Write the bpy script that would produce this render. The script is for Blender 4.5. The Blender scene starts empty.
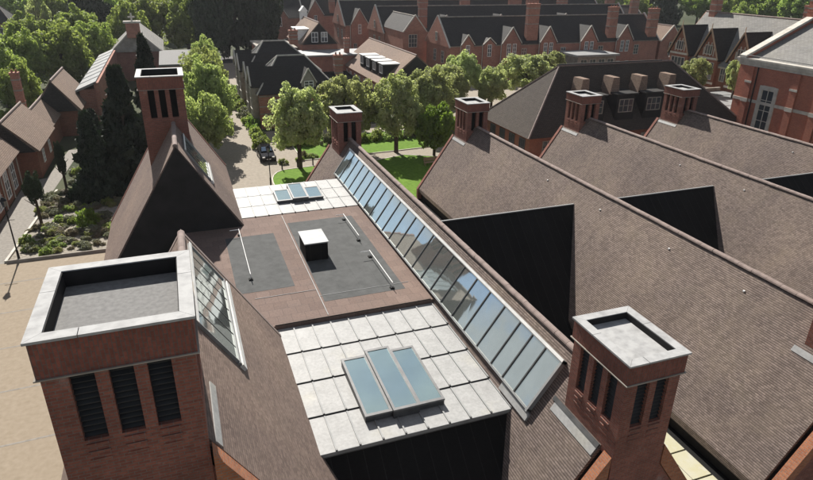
import bpy, math, random
import numpy as np
from mathutils import Vector, Matrix
random.seed(7)
S = bpy.context.scene
COL = S.collection
R = math.radians
# ------------------------------------------------------------------ camera
cam_d = bpy.data.cameras.new('camera'); cam = bpy.data.objects.new('camera', cam_d); COL.objects.link(cam)
cam_d.sensor_width = 36.0; cam_d.lens = 612.3 / 813 * 36; cam_d.clip_start = 0.1; cam_d.clip_end = 4000
PITCH, ROLL, YAW = R(24.18), R(0.749), R(20.29)
rot = Matrix.Rotation(-YAW, 3, 'Z') @ Matrix.Rotation(math.pi/2 - PITCH, 3, 'X') @ Matrix.Rotation(-ROLL, 3, 'Z').inverted()
# camera axes: yaw to the right, pitched down, slight roll
F = Vector((0, math.cos(PITCH), -math.sin(PITCH))); U = Vector((0, math.sin(PITCH), math.cos(PITCH))); X = Vector((1, 0, 0))
c, s = math.cos(ROLL), math.sin(ROLL)
X, U = c*X + s*U, -s*X + c*U
Rz = Matrix.Rotation(-YAW, 3, 'Z')
X, U, F = Rz @ X, Rz @ U, Rz @ F
M = Matrix(((X.x, U.x, -F.x, 0), (X.y, U.y, -F.y, 0), (X.z, U.z, -F.z, 21.0), (0, 0, 0, 1)))
cam.matrix_world = M
S.camera = cam
S.render.resolution_x, S.render.resolution_y = 1024, 605
# ------------------------------------------------------------------ sky and sun
SUN_EL, SUN_AZ = R(38), R(-3)           # azimuth measured from +Y towards +X
w = bpy.data.worlds.new('World'); S.world = w; w.use_nodes = True
nt = w.node_tree; nt.nodes.clear()
wo = nt.nodes.new('ShaderNodeOutputWorld'); bg = nt.nodes.new('ShaderNodeBackground')
sky = nt.nodes.new('ShaderNodeTexSky'); sky.sky_type = 'NISHITA'; sky.sun_disc = False
sky.sun_elevation = SUN_EL; sky.sun_rotation = SUN_AZ; sky.altitude = 60; sky.air_density = .75; sky.dust_density = .4; sky.ozone_density = 1.0
tc = nt.nodes.new('ShaderNodeTexCoord'); mp = nt.nodes.new('ShaderNodeMapping'); mp.inputs['Scale'].default_value = (1.5, 1.5, 3.2)
nz = nt.nodes.new('ShaderNodeTexNoise'); nz.inputs['Scale'].default_value = 3.4; nz.inputs['Detail'].default_value = 7; nz.inputs['Roughness'].default_value = .55
cr = nt.nodes.new('ShaderNodeValToRGB'); cr.color_ramp.elements[0].position = .43; cr.color_ramp.elements[1].position = .57
mx = nt.nodes.new('ShaderNodeMix'); mx.data_type = 'RGBA'; mx.inputs[7].default_value = (5.4, 5.4, 5.3, 1)
ml = nt.nodes.new('ShaderNodeMath'); ml.operation = 'MULTIPLY'; ml.inputs[1].default_value = .75
nt.links.new(tc.outputs['Generated'], mp.inputs['Vector']); nt.links.new(mp.outputs['Vector'], nz.inputs['Vector'])
nt.links.new(nz.outputs['Fac'], cr.inputs['Fac']); nt.links.new(cr.outputs['Color'], ml.inputs[0]); nt.links.new(ml.outputs[0], mx.inputs[0])
nt.links.new(sky.outputs['Color'], mx.inputs[6]); nt.links.new(mx.outputs[2], bg.inputs['Color'])
bg.inputs['Strength'].default_value = 0.05
nt.links.new(bg.outputs['Background'], wo.inputs['Surface'])
sl = bpy.data.lights.new('sun', 'SUN'); sl.energy = 5.0; sl.angle = R(0.53); sl.color = (1.0, .95, .88)
so = bpy.data.objects.new('sun', sl); COL.objects.link(so)
sd = Vector((math.sin(SUN_AZ)*math.cos(SUN_EL), math.cos(SUN_AZ)*math.cos(SUN_EL), math.sin(SUN_EL)))
so.rotation_euler = (-sd).to_track_quat('-Z', 'Y').to_euler(); so.location = (0, 0, 80)
S.view_settings.view_transform = 'Standard'; S.view_settings.look = 'None'
S.view_settings.exposure = 0.9; S.view_settings.gamma = 1.0

# ------------------------------------------------------------------ materials
MAT = {}
class NT:
    """small helper to wire a material"""
    def __init__(self, name, rough=.8, spec=.3, metal=0.0):
        self.m = bpy.data.materials.new(name); self.m.use_nodes = True
        self.t = self.m.node_tree; self.n = self.t.nodes
        self.b = self.n['Principled BSDF']
        self.b.inputs['Roughness'].default_value = rough; self.b.inputs['Metallic'].default_value = metal
        self.b.inputs['Specular IOR Level'].default_value = spec
        MAT[name] = self.m
    def node(self, kind, **kw):
        o = self.n.new(kind)
        for k, v in kw.items():
            if k.startswith('i_'):
                o.inputs[k[2:].replace('_', ' ')].default_value = v
            else: setattr(o, k, v)
        return o
    def link(self, a, b): self.t.links.new(a, b)
    def coord(self, which='UV'): return self.node('ShaderNodeTexCoord').outputs[which]
    def pos(self): return self.node('ShaderNodeNewGeometry').outputs['Position']
    def noise(self, vec, scale, detail=4, rough=.55):
        n = self.node('ShaderNodeTexNoise'); n.inputs['Scale'].default_value = scale
        n.inputs['Detail'].default_value = detail; n.inputs['Roughness'].default_value = rough
        if vec: self.link(vec, n.inputs['Vector'])
        return n.outputs['Fac']
    def ramp(self, fac, stops):
        r = self.node('ShaderNodeValToRGB'); e = r.color_ramp.elements
        while len(e) < len(stops): e.new(.5)
        for k, (p, col) in enumerate(stops):
            e[k].position = p; e[k].color = (*col, 1) if len(col) == 3 else col
        self.link(fac, r.inputs['Fac']); return r.outputs['Color']
    def mix(self, a, b, fac, blend='MIX'):
        m = self.node('ShaderNodeMix'); m.data_type = 'RGBA'; m.blend_type = blend
        for sock, v in ((m.inputs[6], a), (m.inputs[7], b), (m.inputs[0], fac)):
            if hasattr(v, 'is_linked'): self.link(v, sock)
            elif isinstance(v, (int, float)): sock.default_value = v
            else: sock.default_value = (*v, 1)
        return m.outputs[2]
    def color(self, v):
        if hasattr(v, 'is_linked'): self.link(v, self.b.inputs['Base Color'])
        else: self.b.inputs['Base Color'].default_value = (*v, 1)
    def bump(self, h, dist=.01, strength=.6):
        b = self.node('ShaderNodeBump'); b.inputs['Strength'].default_value = strength; b.inputs['Distance'].default_value = dist
        self.link(h, b.inputs['Height']); self.link(b.outputs['Normal'], self.b.inputs['Normal'])

def brick_mat(name, c1, c2, mortar, bw=.225, rh=.075, ms=.010, rough=.88, stain=(.05, .035, .03), stain_amt=.55, rot=False, bump=.012, efflo=0, rows=0, streak=0):
    t = NT(name, rough, .15)
    uv = t.coord('UV')
    if rot:
        m = t.node('ShaderNodeMapping'); m.inputs['Rotation'].default_value = (0, 0, R(90)); t.link(uv, m.inputs['Vector']); uv = m.outputs['Vector']
    b = t.node('ShaderNodeTexBrick'); t.link(uv, b.inputs['Vector'])
    b.inputs['Scale'].default_value = 1; b.inputs['Brick Width'].default_value = bw; b.inputs['Row Height'].default_value = rh
    b.inputs['Mortar Size'].default_value = ms; b.inputs['Mortar Smooth'].default_value = .3; b.inputs['Bias'].default_value = 0
    b.inputs['Color1'].default_value = (*c1, 1); b.inputs['Color2'].default_value = (*c2, 1); b.inputs['Mortar'].default_value = (*mortar, 1)
    p = t.pos(); bc = b.outputs['Color']; hgt = b.outputs['Fac']; bsign = -1
    if rows:  # darkens each course's lower edge: the lap's shadow line set into the colour
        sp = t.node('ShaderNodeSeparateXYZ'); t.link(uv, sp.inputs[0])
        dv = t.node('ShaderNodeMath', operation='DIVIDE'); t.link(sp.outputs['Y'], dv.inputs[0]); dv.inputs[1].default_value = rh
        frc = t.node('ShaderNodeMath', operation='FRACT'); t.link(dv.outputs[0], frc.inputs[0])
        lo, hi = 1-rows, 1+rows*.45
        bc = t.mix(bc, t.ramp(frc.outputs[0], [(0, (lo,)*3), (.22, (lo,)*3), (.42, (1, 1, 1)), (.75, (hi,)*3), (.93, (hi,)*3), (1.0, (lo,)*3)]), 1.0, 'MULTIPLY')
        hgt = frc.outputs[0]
    n1 = t.noise(p, .7, 8, .7); n2 = t.noise(p, 11.0, 3, .7); n3 = t.noise(p, .16, 5)
    col = t.mix(bc, stain, t.ramp(n1, [(.45, (0, 0, 0)), (.8, (stain_amt,)*3)]))
    col = t.mix(col, t.ramp(n2, [(.25, (.80, .80, .80)), (.75, (1.18, 1.17, 1.16))]), 1.0, 'MULTIPLY')
    col = t.mix(col, t.ramp(n3, [(.3, (.88, .88, .9)), (.7, (1.1, 1.08, 1.05))]), 1.0, 'MULTIPLY')
    if streak:
        m2 = t.node('ShaderNodeMapping'); m2.inputs['Scale'].default_value = (1.6, .22, 1); t.link(t.coord('UV'), m2.inputs['Vector'])
        n5 = t.noise(m2.outputs['Vector'], 1.0, 7, .65)
        col = t.mix(col, tuple(v*.45 for v in c2), t.ramp(n5, [(.5, (0, 0, 0)), (.72, (streak,)*3)]))
        n6 = t.noise(p, .33, 9, .72)
        col = t.mix(col, (.15, .14, .095), t.ramp(n6, [(.56, (0, 0, 0)), (.72, (streak*.8,)*3)]))
        n7 = t.noise(p, .22, 6, .6)
        col = t.mix(col, t.ramp(n7, [(.35, (.86, .84, .84)), (.65, (1.12, 1.09, 1.05))]), 1.0, 'MULTIPLY')
    if efflo:
        n4 = t.noise(p, 1.3, 6, .7)
        col = t.mix(col, (.42, .36, .34), t.ramp(n4, [(.6, (0, 0, 0)), (.75, (efflo,)*3)]))
    t.color(col); t.bump(hgt, -bump, .7)
    return t
# wall bricks, verge bricks, roof tiles and slates
brick_mat('brick', (.30, .115, .082), (.215, .08, .06), (.20, .16, .14), efflo=.35)
brick_mat('brick_band', (.26, .095, .07), (.19, .072, .055), (.15, .115, .10), rot=True, rh=.075, bw=.225)
brick_mat('brick_verge', (.42, .17, .085), (.33, .12, .06), (.25, .2, .16), stain_amt=.25)
brick_mat('brick_far', (.41, .17, .118), (.32, .13, .09), (.32, .25, .21), bw=.45, rh=.15, ms=.02, stain_amt=.4)
brick_mat('brick_orange', (.31, .115, .07), (.24, .088, .055), (.22, .16, .12), stain_amt=.35)
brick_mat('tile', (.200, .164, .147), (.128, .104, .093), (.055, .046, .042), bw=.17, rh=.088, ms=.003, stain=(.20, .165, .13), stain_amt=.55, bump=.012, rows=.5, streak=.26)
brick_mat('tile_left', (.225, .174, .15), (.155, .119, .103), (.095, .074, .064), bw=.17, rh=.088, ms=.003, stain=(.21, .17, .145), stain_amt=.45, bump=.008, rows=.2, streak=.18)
brick_mat('tile_brown', (.27, .20, .158), (.205, .15, .118), (.12, .088, .07), bw=.3, rh=.16, ms=.02, stain=(.20, .16, .12), stain_amt=.4)
brick_mat('slate', (.042, .040, .039), (.030, .029, .028), (.018, .017, .017), bw=.4, rh=.25, ms=.02, rough=.75, stain=(.04, .04, .036), stain_amt=.4)
brick_mat('slate_grey', (.25, .245, .23), (.20, .195, .185), (.13, .13, .12), bw=.5, rh=.3, ms=.02, rough=.8, stain=(.17, .165, .14), stain_amt=.6)

brick_mat('tile_dark', (.075, .062, .053), (.053, .044, .038), (.03, .026, .022), bw=.3, rh=.16, ms=.02, stain=(.062, .053, .043), stain_amt=.5)
brick_mat('brick_hall', (.50, .165, .10), (.39, .125, .08), (.26, .2, .17), stain_amt=.3)
def plain(name, c1, c2, scale=2.0, rough=.8, spec=.3, metal=0, bump=0, bscale=30, detail=5, lo=.35, hi=.65):
    t = NT(name, rough, spec, metal); p = t.pos()
    n = t.noise(p, scale, detail); t.color(t.ramp(n, [(lo, c1), (hi, c2)]))
    if bump: t.bump(t.noise(p, bscale, 3), bump, .5)
    return t
plain('ridge_clay', (.19, .148, .132), (.265, .21, .187), 3.0, .85, .2, bump=.004)
plain('coping_metal', (.27, .27, .268), (.38, .38, .375), 3.5, .7, .1, bump=.004, detail=9, lo=.3, hi=.6)
plain('felt', (.066, .068, .067), (.088, .09, .089), 2.5, .9, .2, bump=.003, bscale=60)
brick_mat('paver', (.185, .135, .115), (.148, .107, .091), (.10, .078, .069), bw=.6, rh=.6, ms=.008, stain=(.13, .105, .095), stain_amt=.5, bump=.004)
plain('felt_light', (.15, .148, .145), (.20, .198, .193), 9.0, .9, .2, bump=.003, bscale=60)
brick_mat('black_clad_and_shade', (.0125, .0122, .012), (.0095, .0093, .009), (.026, .0255, .025), bw=.55, rh=40, ms=.018, rough=.9, stain=(.02, .0195, .019), stain_amt=.5, bump=.02)
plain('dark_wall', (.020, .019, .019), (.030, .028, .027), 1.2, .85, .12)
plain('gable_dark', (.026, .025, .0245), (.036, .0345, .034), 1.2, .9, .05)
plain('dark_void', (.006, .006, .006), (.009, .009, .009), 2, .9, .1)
plain('louvre', (.018, .019, .021), (.028, .029, .031), 3, .55, .3)
plain('frame_pale', (.55, .55, .53), (.68, .67, .64), 3, .5, .4)
plain('frame_mid', (.13, .13, .13), (.18, .18, .18), 3, .5, .3)
plain('frame_dark', (.05, .05, .05), (.085, .085, .085), 3, .5, .4)
plain('white_paint', (.70, .70, .68), (.82, .82, .80), 2, .5, .4)
plain('stone', (.42, .39, .34), (.56, .53, .47), 1.5, .85, .2, bump=.004, bscale=12)
plain('stone_dark', (.22, .20, .17), (.34, .31, .27), 1.2, .9, .2)
plain('galv', (.42, .43, .43), (.52, .53, .53), 2, .45, .4, .3)
plain('lid_metal', (.30, .31, .31), (.37, .38, .38), 2, .5, .2)
plain('grey_lead', (.20, .205, .205), (.27, .275, .27), 1.2, .6, .3)
plain('bark', (.050, .038, .028), (.085, .068, .05), 3, .95, .1, bump=.02, bscale=10)
plain('soil', (.17, .15, .12), (.33, .30, .25), 5.0, .95, .1, bump=.02, bscale=8, detail=8)
plain('asphalt', (.055, .053, .052), (.085, .08, .078), 1.0, .9, .2)
plain('grass', (.035, .062, .014), (.075, .115, .025), 2.5, .95, .1, bump=.02, bscale=25, detail=8)
plain('lawn', (.085, .16, .018), (.125, .22, .03), 2.5, .95, .1, bump=.02, bscale=25, detail=8)
plain('terrain', (.035, .045, .022), (.075, .08, .045), .06, .95, .1, detail=8)
plain('tan_paving', (.225, .182, .130), (.285, .236, .178), 3.5, .9, .15, bump=.004, bscale=50, detail=12, lo=.25, hi=.75)
plain('gravel', (.235, .205, .165), (.31, .272, .222), 3.0, .92, .15, bump=.008, bscale=30, detail=9, lo=.3, hi=.7)
plain('path_grey', (.19, .175, .155), (.26, .24, .212), 4.0, .9, .15)
plain('black_paint', (.006, .006, .007), (.009, .009, .010), 1, .5, .25)
plain('car_paint', (.004, .004, .005), (.006, .006, .007), 1, .12, .2)
plain('puddle', (.05, .05, .05), (.06, .06, .06), 1, .08, 1.0)
plain('rubber', (.012, .012, .012), (.018, .018, .018), 1, .9, .2)
plain('green_sheet', (.05, .22, .12), (.07, .30, .17), 1, .6, .3)
plain('timber', (.30, .22, .15), (.40, .30, .21), 1, .8, .2)

# lead: pale patinated metal with streaks of lichen and drip stains
t = NT('lead', .62, .35, 0.0); p = t.pos()
n1 = t.noise(p, 1.6, 9, .7); n2 = t.noise(p, 9.0, 5); n3 = t.noise(p, .35, 6)
col = t.ramp(n1, [(.25, (.235, .236, .23)), (.5, (.295, .295, .288)), (.78, (.345, .345, .34))])
col = t.mix(col, (.42, .39, .27), t.ramp(n3, [(.58, (0, 0, 0)), (.75, (.4, .4, .4))]))
col = t.mix(col, t.ramp(n2, [(.3, (.86, .86, .86)), (.7, (1.08, 1.08, 1.08))]), 1.0, 'MULTIPLY')
t.color(col); t.bump(n2, .01, .3)
t = NT('lead_yellow', .7, .3); p = t.pos()
n1 = t.noise(p, 1.2, 6); t.color(t.ramp(n1, [(.35, (.43, .42, .34)), (.6, (.41, .385, .25)), (.75, (.45, .44, .40))]))
# glazing: coated glass that mirrors the sky
def glass(name, col, metal, rough):
    t = NT(name, rough, .8, metal); p = t.pos(); n = t.noise(p, 1.5, 3)
    t.color(t.mix(col, tuple(v*.8 for v in col), n)); t.bump(t.noise(p, .8, 2), .02, .15); return t
glass('glazing', (.70, .76, .72), .88, .035)
glass('skylight_glass', (.52, .68, .67), .8, .08)
glass('window_glass', (.05, .06, .07), .0, .06)

# leaves: object-random tint, slight translucency
def leaf_mat(name, c_dark, c_light, trans=.5):
    t = NT(name, .65, .25)
    oi = t.node('ShaderNodeObjectInfo'); p = t.pos()
    n = t.noise(p, 1.1, 4); col = t.ramp(n, [(.3, c_dark), (.7, c_light)])
    hs = t.node('ShaderNodeHueSaturation'); t.link(col, hs.inputs['Color'])
    mr = t.node('ShaderNodeMapRange'); t.link(oi.outputs['Random'], mr.inputs['Value']); mr.inputs['To Min'].default_value = .485; mr.inputs['To Max'].default_value = .515
    t.link(mr.outputs[0], hs.inputs['Hue'])
    mv = t.node('ShaderNodeMapRange'); t.link(oi.outputs['Random'], mv.inputs['Value']); mv.inputs['To Min'].default_value = .8; mv.inputs['To Max'].default_value = 1.2
    t.link(mv.outputs[0], hs.inputs['Value'])
    t.link(hs.outputs['Color'], t.b.inputs['Base Color'])
    tr = t.node('ShaderNodeBsdfTranslucent'); t.link(t.mix(hs.outputs['Color'], (1.5, 1.55, 1.0), 1.0, 'MULTIPLY'), tr.inputs['Color'])
    ms = t.node('ShaderNodeMixShader'); ms.inputs[0].default_value = trans
    t.link(t.b.outputs[0], ms.inputs[1]); t.link(tr.outputs[0], ms.inputs[2])
    t.link(ms.outputs[0], t.n['Material Output'].inputs['Surface'])
leaf_mat('leaf_round', (.245, .275, .14), (.42, .455, .25))
leaf_mat('leaf_bright', (.11, .17, .03), (.19, .26, .055), .5)
leaf_mat('leaf_pale', (.25, .285, .145), (.40, .435, .25))
leaf_mat('leaf_lime', (.19, .22, .085), (.31, .345, .15), .5)
leaf_mat('leaf_wood', (.13, .18, .05), (.32, .385, .125))
leaf_mat('leaf_dark', (.020, .034, .018), (.042, .062, .032), .2)
leaf_mat('leaf_cone', (.010, .020, .012), (.022, .034, .018), .15)
leaf_mat('leaf_grey', (.13, .14, .095), (.22, .225, .155), .3)
leaf_mat('leaf_yellow', (.20, .215, .08), (.31, .32, .14), .4)
leaf_mat('leaf_buff', (.16, .14, .095), (.25, .22, .15), .25)

# ------------------------------------------------------------------ builders
class MB:
    """collects faces in world metres; build() links them as ONE mesh object with metre UVs"""
    def __init__(self): self.v, self.f = [], []
    def face(self, *pts):
        i = len(self.v); self.v += [tuple(p) for p in pts]; self.f.append(tuple(range(i, i+len(pts)))); return self
    def box(self, x0, x1, y0, y1, z0, z1):
        i = len(self.v)
        self.v += [(x0,y0,z0),(x1,y0,z0),(x1,y1,z0),(x0,y1,z0),(x0,y0,z1),(x1,y0,z1),(x1,y1,z1),(x0,y1,z1)]
        for q in ((0,3,2,1),(4,5,6,7),(0,1,5,4),(1,2,6,5),(2,3,7,6),(3,0,4,7)): self.f.append(tuple(i+k for k in q))
        return self
    def extrude(self, pts, d):
        """closed prism: polygon pts moved by vector d"""
        d = Vector(d); a = [Vector(p) for p in pts]; n = len(a); i = len(self.v)
        nrm = Vector((0, 0, 0))
        for k in range(n): nrm += a[k].cross(a[(k+1) % n])
        if nrm.dot(d) > 0: a.reverse()
        self.v += [tuple(p) for p in a] + [tuple(p+d) for p in a]
        self.f.append(tuple(range(i, i+n))); self.f.append(tuple(reversed(range(i+n, i+2*n))))
        for k in range(n): self.f.append((i+(k+1) % n, i+k, i+n+k, i+n+(k+1) % n))
        return self
    def bar(self, a, b, r, n=6, r2=None):
        a, b = Vector(a), Vector(b); d = (b-a).normalized(); r2 = r if r2 is None else r2
        u = d.orthogonal().normalized(); v = d.cross(u); i = len(self.v)
        for p, rr in ((a, r), (b, r2)):
            for k in range(n):
                q = p + (u*math.cos(2*math.pi*k/n) + v*math.sin(2*math.pi*k/n))*rr; self.v.append(tuple(q))
        for k in range(n): self.f.append((i+k, i+(k+1) % n, i+n+(k+1) % n, i+n+k))
        self.f.append(tuple(reversed(range(i, i+n)))); self.f.append(tuple(range(i+n, i+2*n))); return self
    def mesh(self, name, mat, org=(0, 0, 0)):
        me = bpy.data.meshes.new(name)
        o = Vector(org)
        me.from_pydata([(x-o.x, y-o.y, z-o.z) for x, y, z in self.v], [], self.f)
        uv = me.uv_layers.new(name='UVMap').data
        for pl, fc in zip(me.polygons, self.f):
            n = pl.normal
            if abs(n.z) > .995: u, v = Vector((1, 0, 0)), Vector((0, 1, 0))
            else:
                u = Vector((-n.y, n.x, 0)).normalized(); v = n.cross(u)
            for li, vi in zip(pl.loop_indices, fc):
                p = Vector(self.v[vi]); uv[li].uv = (p.dot(u), p.dot(v))
        me.materials.append(MAT[mat]); return me
    def build(self, name, mat, parent=None, org=None, **tags):
        if org is None: org = ORG.get(parent.name, (0, 0, 0)) if parent else (0, 0, 0)
        me = self.mesh(name, mat, org)
        o = bpy.data.objects.new(name, me); COL.objects.link(o)
        if parent: o.parent = parent; ORG[o.name] = org
        else: o.location = org
        for k, v in tags.items(): o[k] = v
        return o
ORG = {}
def thing(name, loc, label, category, group=None):
    o = bpy.data.objects.new(name, None); COL.objects.link(o); o.location = loc; o.empty_display_size = .5
    o['label'] = label; o['category'] = category
    if group: o['group'] = group
    ORG[o.name] = tuple(loc); return o
def inst(name, me, parent, loc, rotz=0, scale=None, rot=None):
    """one more piece that shares mesh data; loc in world metres"""
    o = bpy.data.objects.new(name, me); COL.objects.link(o); o.parent = parent
    g = ORG.get(parent.name, (0, 0, 0)) if parent else (0, 0, 0)
    o.location = (loc[0]-g[0], loc[1]-g[1], loc[2]-g[2]); o.rotation_euler = rot if rot else (0, 0, rotz)
    if scale: o.scale = scale
    return o
def struct(o): o['kind'] = 'structure'; return o

# ------------------------------------------------------------------ ground
struct(MB().face((-900, -300, -.02), (1200, -300, -.02), (1200, 1500, -.02), (-900, 1500, -.02)).build('ground', 'terrain'))
struct(MB().face((-60, -20, 0), (-6, -20, 0), (-6, 49.4, 0), (-60, 49.4, 0)).face((-6, -20, 0), (66, -20, 0), (66, 11, 0), (-6, 11, 0)).build('forecourt_paving', 'tan_paving'))
for a, b in [((-60, 44.2-4.6*k), (-6, 46.0-4.6*k)) for k in range(6)]:
    struct(MB().face((a[0], a[1], .004), (b[0], b[1], .004), (b[0], b[1]+.12, .004), (a[0], a[1]+.12, .004)).build('paving_joint', 'path_grey'))
struct(MB().face((-16.2, 49.4, 0), (-14.2, 49.4, 0), (-13.2, 66, 0), (-12.2, 82, 0), (-13.6, 82, 0), (-14.4, 71, 0), (-16.2, 70, 0)).build('side_path', 'path_grey'))
struct(MB().face((-6, 46.5, 0), (66, 46.5, 0), (66, 110, 0), (38, 110, 0), (38, 84, 0), (8.8, 84, 0), (8.9, 88, 0), (7.8, 104, 0), (14.5, 150, 0), (7.5, 150, 0), (2.6, 100, 0), (1.0, 86, 0), (.5, 60, 0), (-6, 55, 0)).build('drive', 'gravel'))
struct(MB().face((-12, 150, .004), (40, 150, .004), (40, 162, .004), (-12, 162, .004)).build('road', 'asphalt'))
def kerb(pts, name='kerb', h=.13, wd=.16, mat='stone'):
    m = MB()
    for p, q in zip(pts, pts[1:]):
        p, q = Vector((*p, 0)), Vector((*q, 0)); d = (q-p).normalized(); n = Vector((-d.y, d.x, 0))*wd
        m.extrude([p, q, q+n, p+n], (0, 0, h))
    return struct(m.build(name, mat))
# lawns behind the far end of the building
def lawn(pts):
    struct(MB().face(*[(x, y, .06) for x, y in pts]).build('lawn', 'lawn')); kerb(pts + [pts[0]], 'lawn_kerb', .1, .12)
arc = [(8.0 + 2.2*(1-math.cos(k*math.pi/10)), 62.0 + 4.0*math.sin(k*math.pi/10)) for k in range(0, 6)]
lawn([(8.0, 57)] + arc + [(15.5, 66.6), (17.5, 64), (17, 57)])
lawn([(19.0, 57), (19.5, 66), (24.5, 67.5), (31, 64), (31, 52), (19, 52)])
lawn([(12.5, 69.0), (12.5, 79), (36, 79), (34, 70.5), (24, 69.6)])
# garden bed
struct(MB().face((-14, 49.6, .03), (-5.5, 49.6, .03), (-5.5, 66, .03), (-12.8, 66, .03)).build('garden_bed', 'soil'))
kerb([(8.9, 76), (8.9, 88), (7.8, 104), (9.5, 115), (14.4, 149)], 'drive_kerb'); kerb([(7.5, 149), (2.6, 100), (1.0, 86), (.5, 60)], 'drive_kerb')
kerb([(-14.0, 49.5), (-12.7, 66.2)], 'bed_kerb', .16, .2)
kerb([(-5.5, 49.45), (-14.0, 49.45)], 'bed_edging', .22, .1, 'stone_dark')
struct(MB().face((-13.2, 57.4, .036), (-5.5, 58.8, .036), (-5.5, 59.6, .036), (-13.2, 58.2, .036)).build('bed_path', 'path_grey'))

# ------------------------------------------------------------------ the main building
B = thing('school_building', (12, 28, 0), 'long brown-tiled brick building of parallel steep ranges with square vent towers', 'building')
RZ, T55, EZ = 9.27, math.tan(R(55)), 3.65
RX = [11.38, 22.0, 32.64, 43.26]
HW = (RZ-EZ)/T55
Y0, Y1 = 11.3, 46.0
R0X, R0Z, T58 = -.63, 12.04, 1.6
def gable_roof(xr, zr, tan, xl, xrr, y0, y1, mat, th=.16, parent=B):
    """two tiled slabs meeting at the ridge; xl and xrr are the eave lines"""
    m = MB(); zl, zrr = zr-(xr-xl)*tan, zr-(xrr-xr)*tan
    m.extrude([(xl, y0, zl), (xr, y0, zr), (xrr, y0, zrr), (xrr, y0, zrr-th*2), (xr, y0, zr-th*2), (xl, y0, zl-th*2)], (0, y1-y0, 0))
    return m.build('roof', mat, parent)
# one clay ridge tile (half round over the two slopes)
def ridge_mesh(tan, ln=.6, r=.115):
    m = MB(); n = 6; prof = []
    for k in range(n+1):
        a = math.pi*k/n; prof.append((math.cos(a)*r*1.15, math.sin(a)*r - .05))
    for k in range(n):
        (xa, za), (xb, zb) = prof[k], prof[k+1]
        m.face((xa, 0, za), (xa, ln*.985, za), (xb, ln*.985, zb), (xb, 0, zb))
    m.face(*[(x, 0, z) for x, z in prof]); m.face(*[(x, ln*.985, z) for x, z in reversed(prof)])
    return m.mesh('ridge_tile', 'ridge_clay')
RT = ridge_mesh(T55, .72)
def ridge_run(parent, x, z, y0, y1):
    n = max(1, round((y1-y0)/.72)); st = (y1-y0)/n
    for k in range(n): inst('ridge_tile', RT, parent, (x+random.uniform(-.008, .008), y0+k*st, z+random.uniform(-.006, .006)), scale=(1, st/.72, 1))
def verge(parent, xr, zr, tan, xl, xrr, ya, yb, mat, up=.06, name='verge_coping', cut=(0, 0)):
    """gable parapet: a sloped brick band each side, standing on the gable wall"""
    for x_e, ct in ((xl, -cut[0]), (xrr, cut[1])):
        ze = zr-abs(xr-x_e)*tan; xi = xr+ct; zi = zr-abs(ct)*tan
        MB().extrude([(x_e, ya, ze-.7), (xi, ya, zi-.7), (xi, ya, zi+up), (x_e, ya, ze+up)], (0, yb-ya, 0)).build(name, mat, parent)
def gable_wall(parent, xr, zr, tan, xl, xrr, ya, yb, mat, zb=0, drop=.35):
    zl, zrr = zr-(xr-xl)*tan, zr-(xrr-xr)*tan
    return MB().extrude([(xl+.05, ya, zb), (xrr-.05, ya, zb), (xrr-.05, ya, zrr-drop), (xr, ya, zr-drop), (xl+.05, ya, zl-drop)], (0, yb-ya, 0)).build('gable_wall', mat, parent)
ranges = []
for i, xr in enumerate(RX):
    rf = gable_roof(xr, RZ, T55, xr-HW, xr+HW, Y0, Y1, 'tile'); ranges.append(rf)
    ya, yb = (13.2, 43.4)
    ridge_run(rf, xr, RZ+.02, ya, yb)
    # near gable: lead-lined gutter, brick coping, wall
    MB().extrude([(xr-HW-.05, Y0-.2, EZ-.3), (xr, Y0-.2, RZ-.18), (xr+HW+.05, Y0-.2, EZ-.3), (xr+HW, Y0-.2, EZ-.9), (xr, Y0-.2, RZ-.9), (xr-HW, Y0-.2, EZ-.9)], (0, .199, 0)).build('verge_gutter', 'black_clad_and_shade', rf)
    verge(rf, xr, RZ, T55, xr-HW-.1, xr+HW+.1, Y0-.55, Y0-.201, 'brick_verge', .05, cut=(.95, 1.0))
    gable_wall(B, xr, RZ, T55, xr-HW-.1, xr+HW+.1, Y0-.5, Y0-.205, 'brick', drop=.702)
    verge(rf, xr, RZ, T55, xr-HW-.1, xr+HW+.1, Y1+.001, Y1+.28, 'brick', .1, cut=(.9, .9))
    gable_wall(B, xr, RZ, T55, xr-HW-.1, xr+HW+.1, Y1+.003, Y1+.277, 'brick', drop=.702)
    # side walls under the eaves
    for sx in (-1, 1):
        xe = xr+sx*(HW-.25)
        if i == 0 and sx < 0: continue
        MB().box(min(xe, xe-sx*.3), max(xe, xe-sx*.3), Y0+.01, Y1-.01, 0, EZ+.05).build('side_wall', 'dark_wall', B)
        MB().box(min(xe, xe+sx*.2), max(xe, xe+sx*.2), Y0+.05, Y1-.05, EZ-.32, EZ-.18).build('gutter', 'black_clad_and_shade', rf)
    # small lightning-conductor clips along the slope
    for y in (16.5, 21.0, 26.5, 32.0):
        x = xr-.55; MB().box(x-.035, x+.035, y, y+.08, RZ-.55*T55, RZ-.55*T55+.06).build('roof_clip', 'white_paint', rf)
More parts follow.
